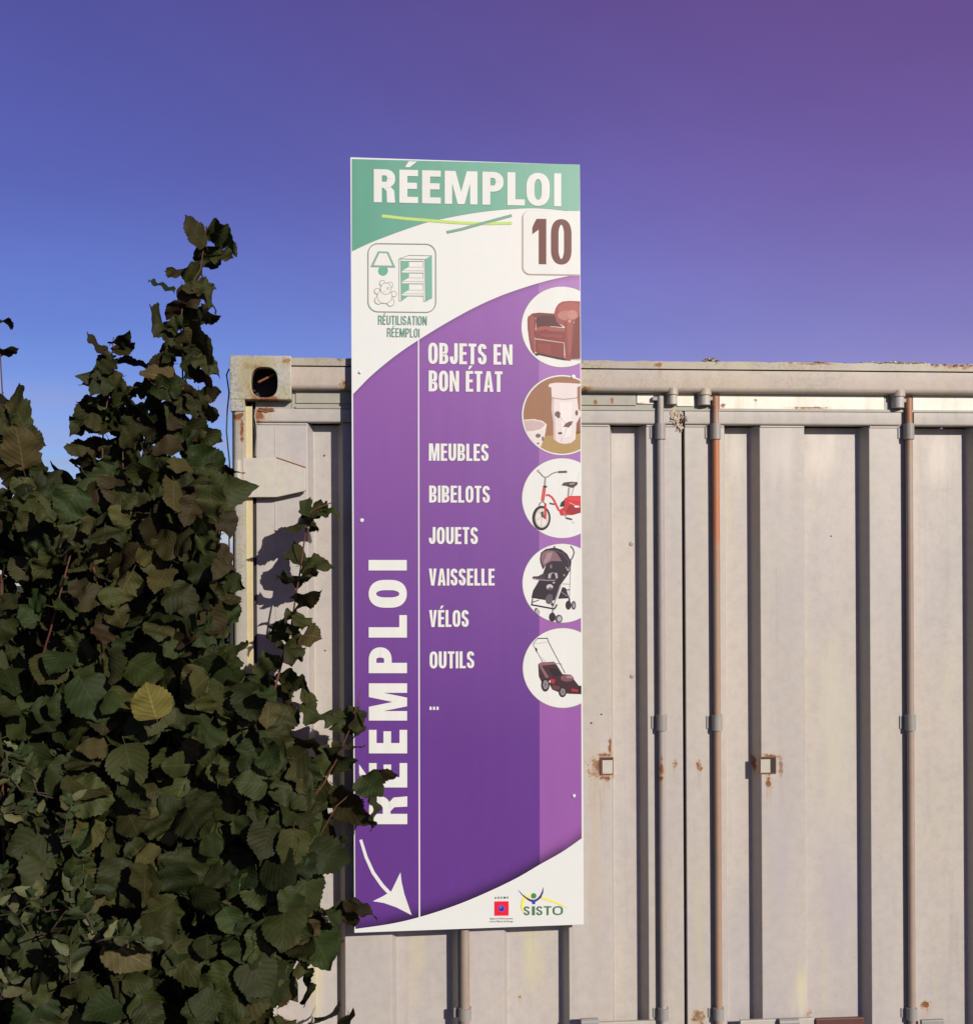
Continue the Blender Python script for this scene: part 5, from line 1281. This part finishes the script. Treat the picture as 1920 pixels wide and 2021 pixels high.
stem('middle', [(185, 1120, -.32), (191, 1150, -.28), (195, 1230, -.28), (202, 1290, -.27), (204, 1360, -.2), (215, 1700, -.05)], .0030, .0022)
stem('left', [(-12, 620, -.03), (0, 690, -.03), (5, 780, -.03), (30, 860, -.04), (44, 900, -.04), (55, 940, -.04), (80, 1000, -.06), (100, 1100, -.1), (90, 1500, -.1)])
stem('left', [(150, 1010, -.20), (149, 1060, -.26), (135, 1110, -.29), (118, 1175, -.29), (98, 1250, -.28), (60, 1370, -.2), (50, 1600, -.02)], .0030, .0020)
stem('left', [(80, 1000, -.05), (95, 1040, -.06), (90, 1200, -.1)])
stem('right', [(655, 992, -.14), (632, 1000, -.14), (610, 1012, -.14), (606, 1030, -.14), (598, 1085, -.14), (592, 1130, -.14), (583, 1180, -.14), (576, 1230, -.14), (567, 1265, -.14), (558, 1300, -.15), (545, 1350, -.16), (530, 1410, -.2), (490, 1500, -.2), (450, 1700, -.12), (420, 1900, -.08)], .0040, .0014)
stem('right', [(711, 1362, -.20), (703, 1395, -.2), (690, 1440, -.2), (664, 1500, -.2), (640, 1545, -.2), (600, 1600, -.22), (540, 1700, -.16), (470, 1850, -.08)], .0034, .0013)
stem('right', [(596, 1393, -.16), (580, 1400, -.17), (556, 1420, -.18), (510, 1480, -.16), (450, 1650, -.08)], .003, .0012)
stem('right', [(722, 1535, -.2), (700, 1560, -.2), (665, 1590, -.21), (625, 1660, -.20), (590, 1700, -.16), (500, 1800, -.08), (450, 1950, -.08)], .0034, .0013)
stem('right', [(700, 1786, -.17), (660, 1800, -.18), (615, 1806, -.2), (570, 1830, -.16), (480, 1900, -.08)], .003, .0012)
r_ = random.Random(77)
for i in range(16):                # further shoots inside the mass
    x = r_.uniform(-40, 470); ow = 'left' if x < 110 else ('middle' if x < 250 else 'tall'); Y = r_.uniform(-.16, -.07)
    yt = max(top_edge(x) + 60, 1000) if x < 450 else r_.uniform(1450, 1600)
    stem(ow, [(x + r_.uniform(-10, 10), yt + r_.uniform(0, 200), Y), (x, yt + 350, Y), (x + r_.uniform(-30, 30), 1900, Y)], .005, .002, m_bark if i % 2 else m_bark_old)

# privet: small oval leaves on arching twigs
for i in range(15):
    bx, by = r_.uniform(-40, 200), r_.uniform(1560, 2060); Y = r_.uniform(-.52, -.38)
    if i < 3: bx, by = ((40, 1560), (90, 1800), (190, 1860))[i]
    hd = R(r_.uniform(-120, -20)); L_ = r_.uniform(70, 150); pts = []
    for k in range(6):
        f = k / 5; pts.append((bx + math.cos(hd) * L_ * f, by + math.sin(hd) * L_ * f + 40 * f * f, Y))
    stem('privet', pts[::-1], .0022, .0010, m_bark_old)
    for k in range(1, 6):
        for s_ in (-1, 1):
            x, y, _ = pts[k]; p = P(x, y, Y + r_.uniform(-.01, .01)); sc = (CAM - p).length / F
            leaf_at('privet', p, hd + s_ * R(r_.uniform(25, 75)), r_.uniform(22, 44) * sc, R(r_.uniform(-40, 50)), R(r_.gauss(0, 40)), r_.choice(small), 1 if r_.random() < .62 else -1)

counts = {}
for owner, me, p, M_, ln in LEAF:
    e_ = own[owner]; counts[owner] = counts.get(owner, 0) + 1
    # attach so that the petiole end sits at p
    o = bpy.data.objects.new('leaf', me); col.objects.link(o); o.parent = e_
    o.matrix_local = Matrix.Translation(p - e_.location) @ M_.to_4x4() @ Matrix.Scale(ln, 4)
print('leaves', counts)

# deep foliage behind the front layer: one joined mesh per shrub
cheap = [leaf_mesh('cheap_leaf', 200 + s, m_leaf, rows=6, cheap=2, curl=1.2, petiole=.1) for s in range(5)]
def deep(owner, n, x0, x1, Yr, seed, ylo, yhi, full=False):
    r = random.Random(seed); V, F_, U = [], [], []; c_ = 0; tries = 0; e_ = own[owner]
    while c_ < n and tries < n * 20:
        tries += 1
        x = r.uniform(x0, x1); y = ylo + (yhi - ylo) * r.random() ** (.85); Y = r.uniform(*Yr)
        if x > right_edge(min(y, 2090)) - 45 or y < top_edge(x) + 35: continue
        if y < 1120 and r.random() < .45: continue
        if x > 420: Y = r.uniform(-.13, -.05) if y > 1350 else r.uniform(-.12, -.06)
        if x > 420 and y < 1350: continue
        p = P(x, y, Y)
        if p.z < .05: continue
        c_ += 1; me = r.choice(cheap); sc = (CAM - p).length / F; ln = r.uniform(70, 105) * sc
        M_ = (Matrix.Rotation(r.uniform(-3.1, 3.1), 3, 'Z') @ Matrix.Rotation(R(r.uniform(-80, 10)), 3, 'X') @ Matrix.Rotation(R(r.uniform(-40, 40)), 3, 'Y'))
        k = len(V)
        for v in me.vertices:
            q = p + (M_ @ v.co) * ln
            if x > 420: q.y = min(q.y, -.03)
            V.append(tuple(q - e_.location))
        for pl in me.polygons:
            F_.append([k + i for i in pl.vertices])
            for li in pl.loop_indices: U.append(tuple(me.uv_layers[0].data[li].uv))
    me = bpy.data.meshes.new('foliage'); me.from_pydata(V, [], F_); ul = me.uv_layers.new(name='UVMap')
    for i, u in enumerate(U): ul.data[i].uv = u
    for pl in me.polygons: pl.use_smooth = True
    o = link('foliage', me, m_leaf, e_); o['kind'] = 'stuff'
deep('middle', 550, 100, 250, (.02, .55), 36, 960, 2500)
deep('tall', 700, 240, 470, (.02, .55), 31, 960, 2500)
deep('left', 900, -420, 140, (.0, .60), 32, 960, 2500)
deep('right', 420, 400, 640, (-.2, -.05), 33, 1380, 2600)
deep('left', 240, -420, -60, (-.3, .3), 34, 1000, 2400)
deep('privet', 10, -100, 100, (-.4, -.3), 35, 2100, 2500)
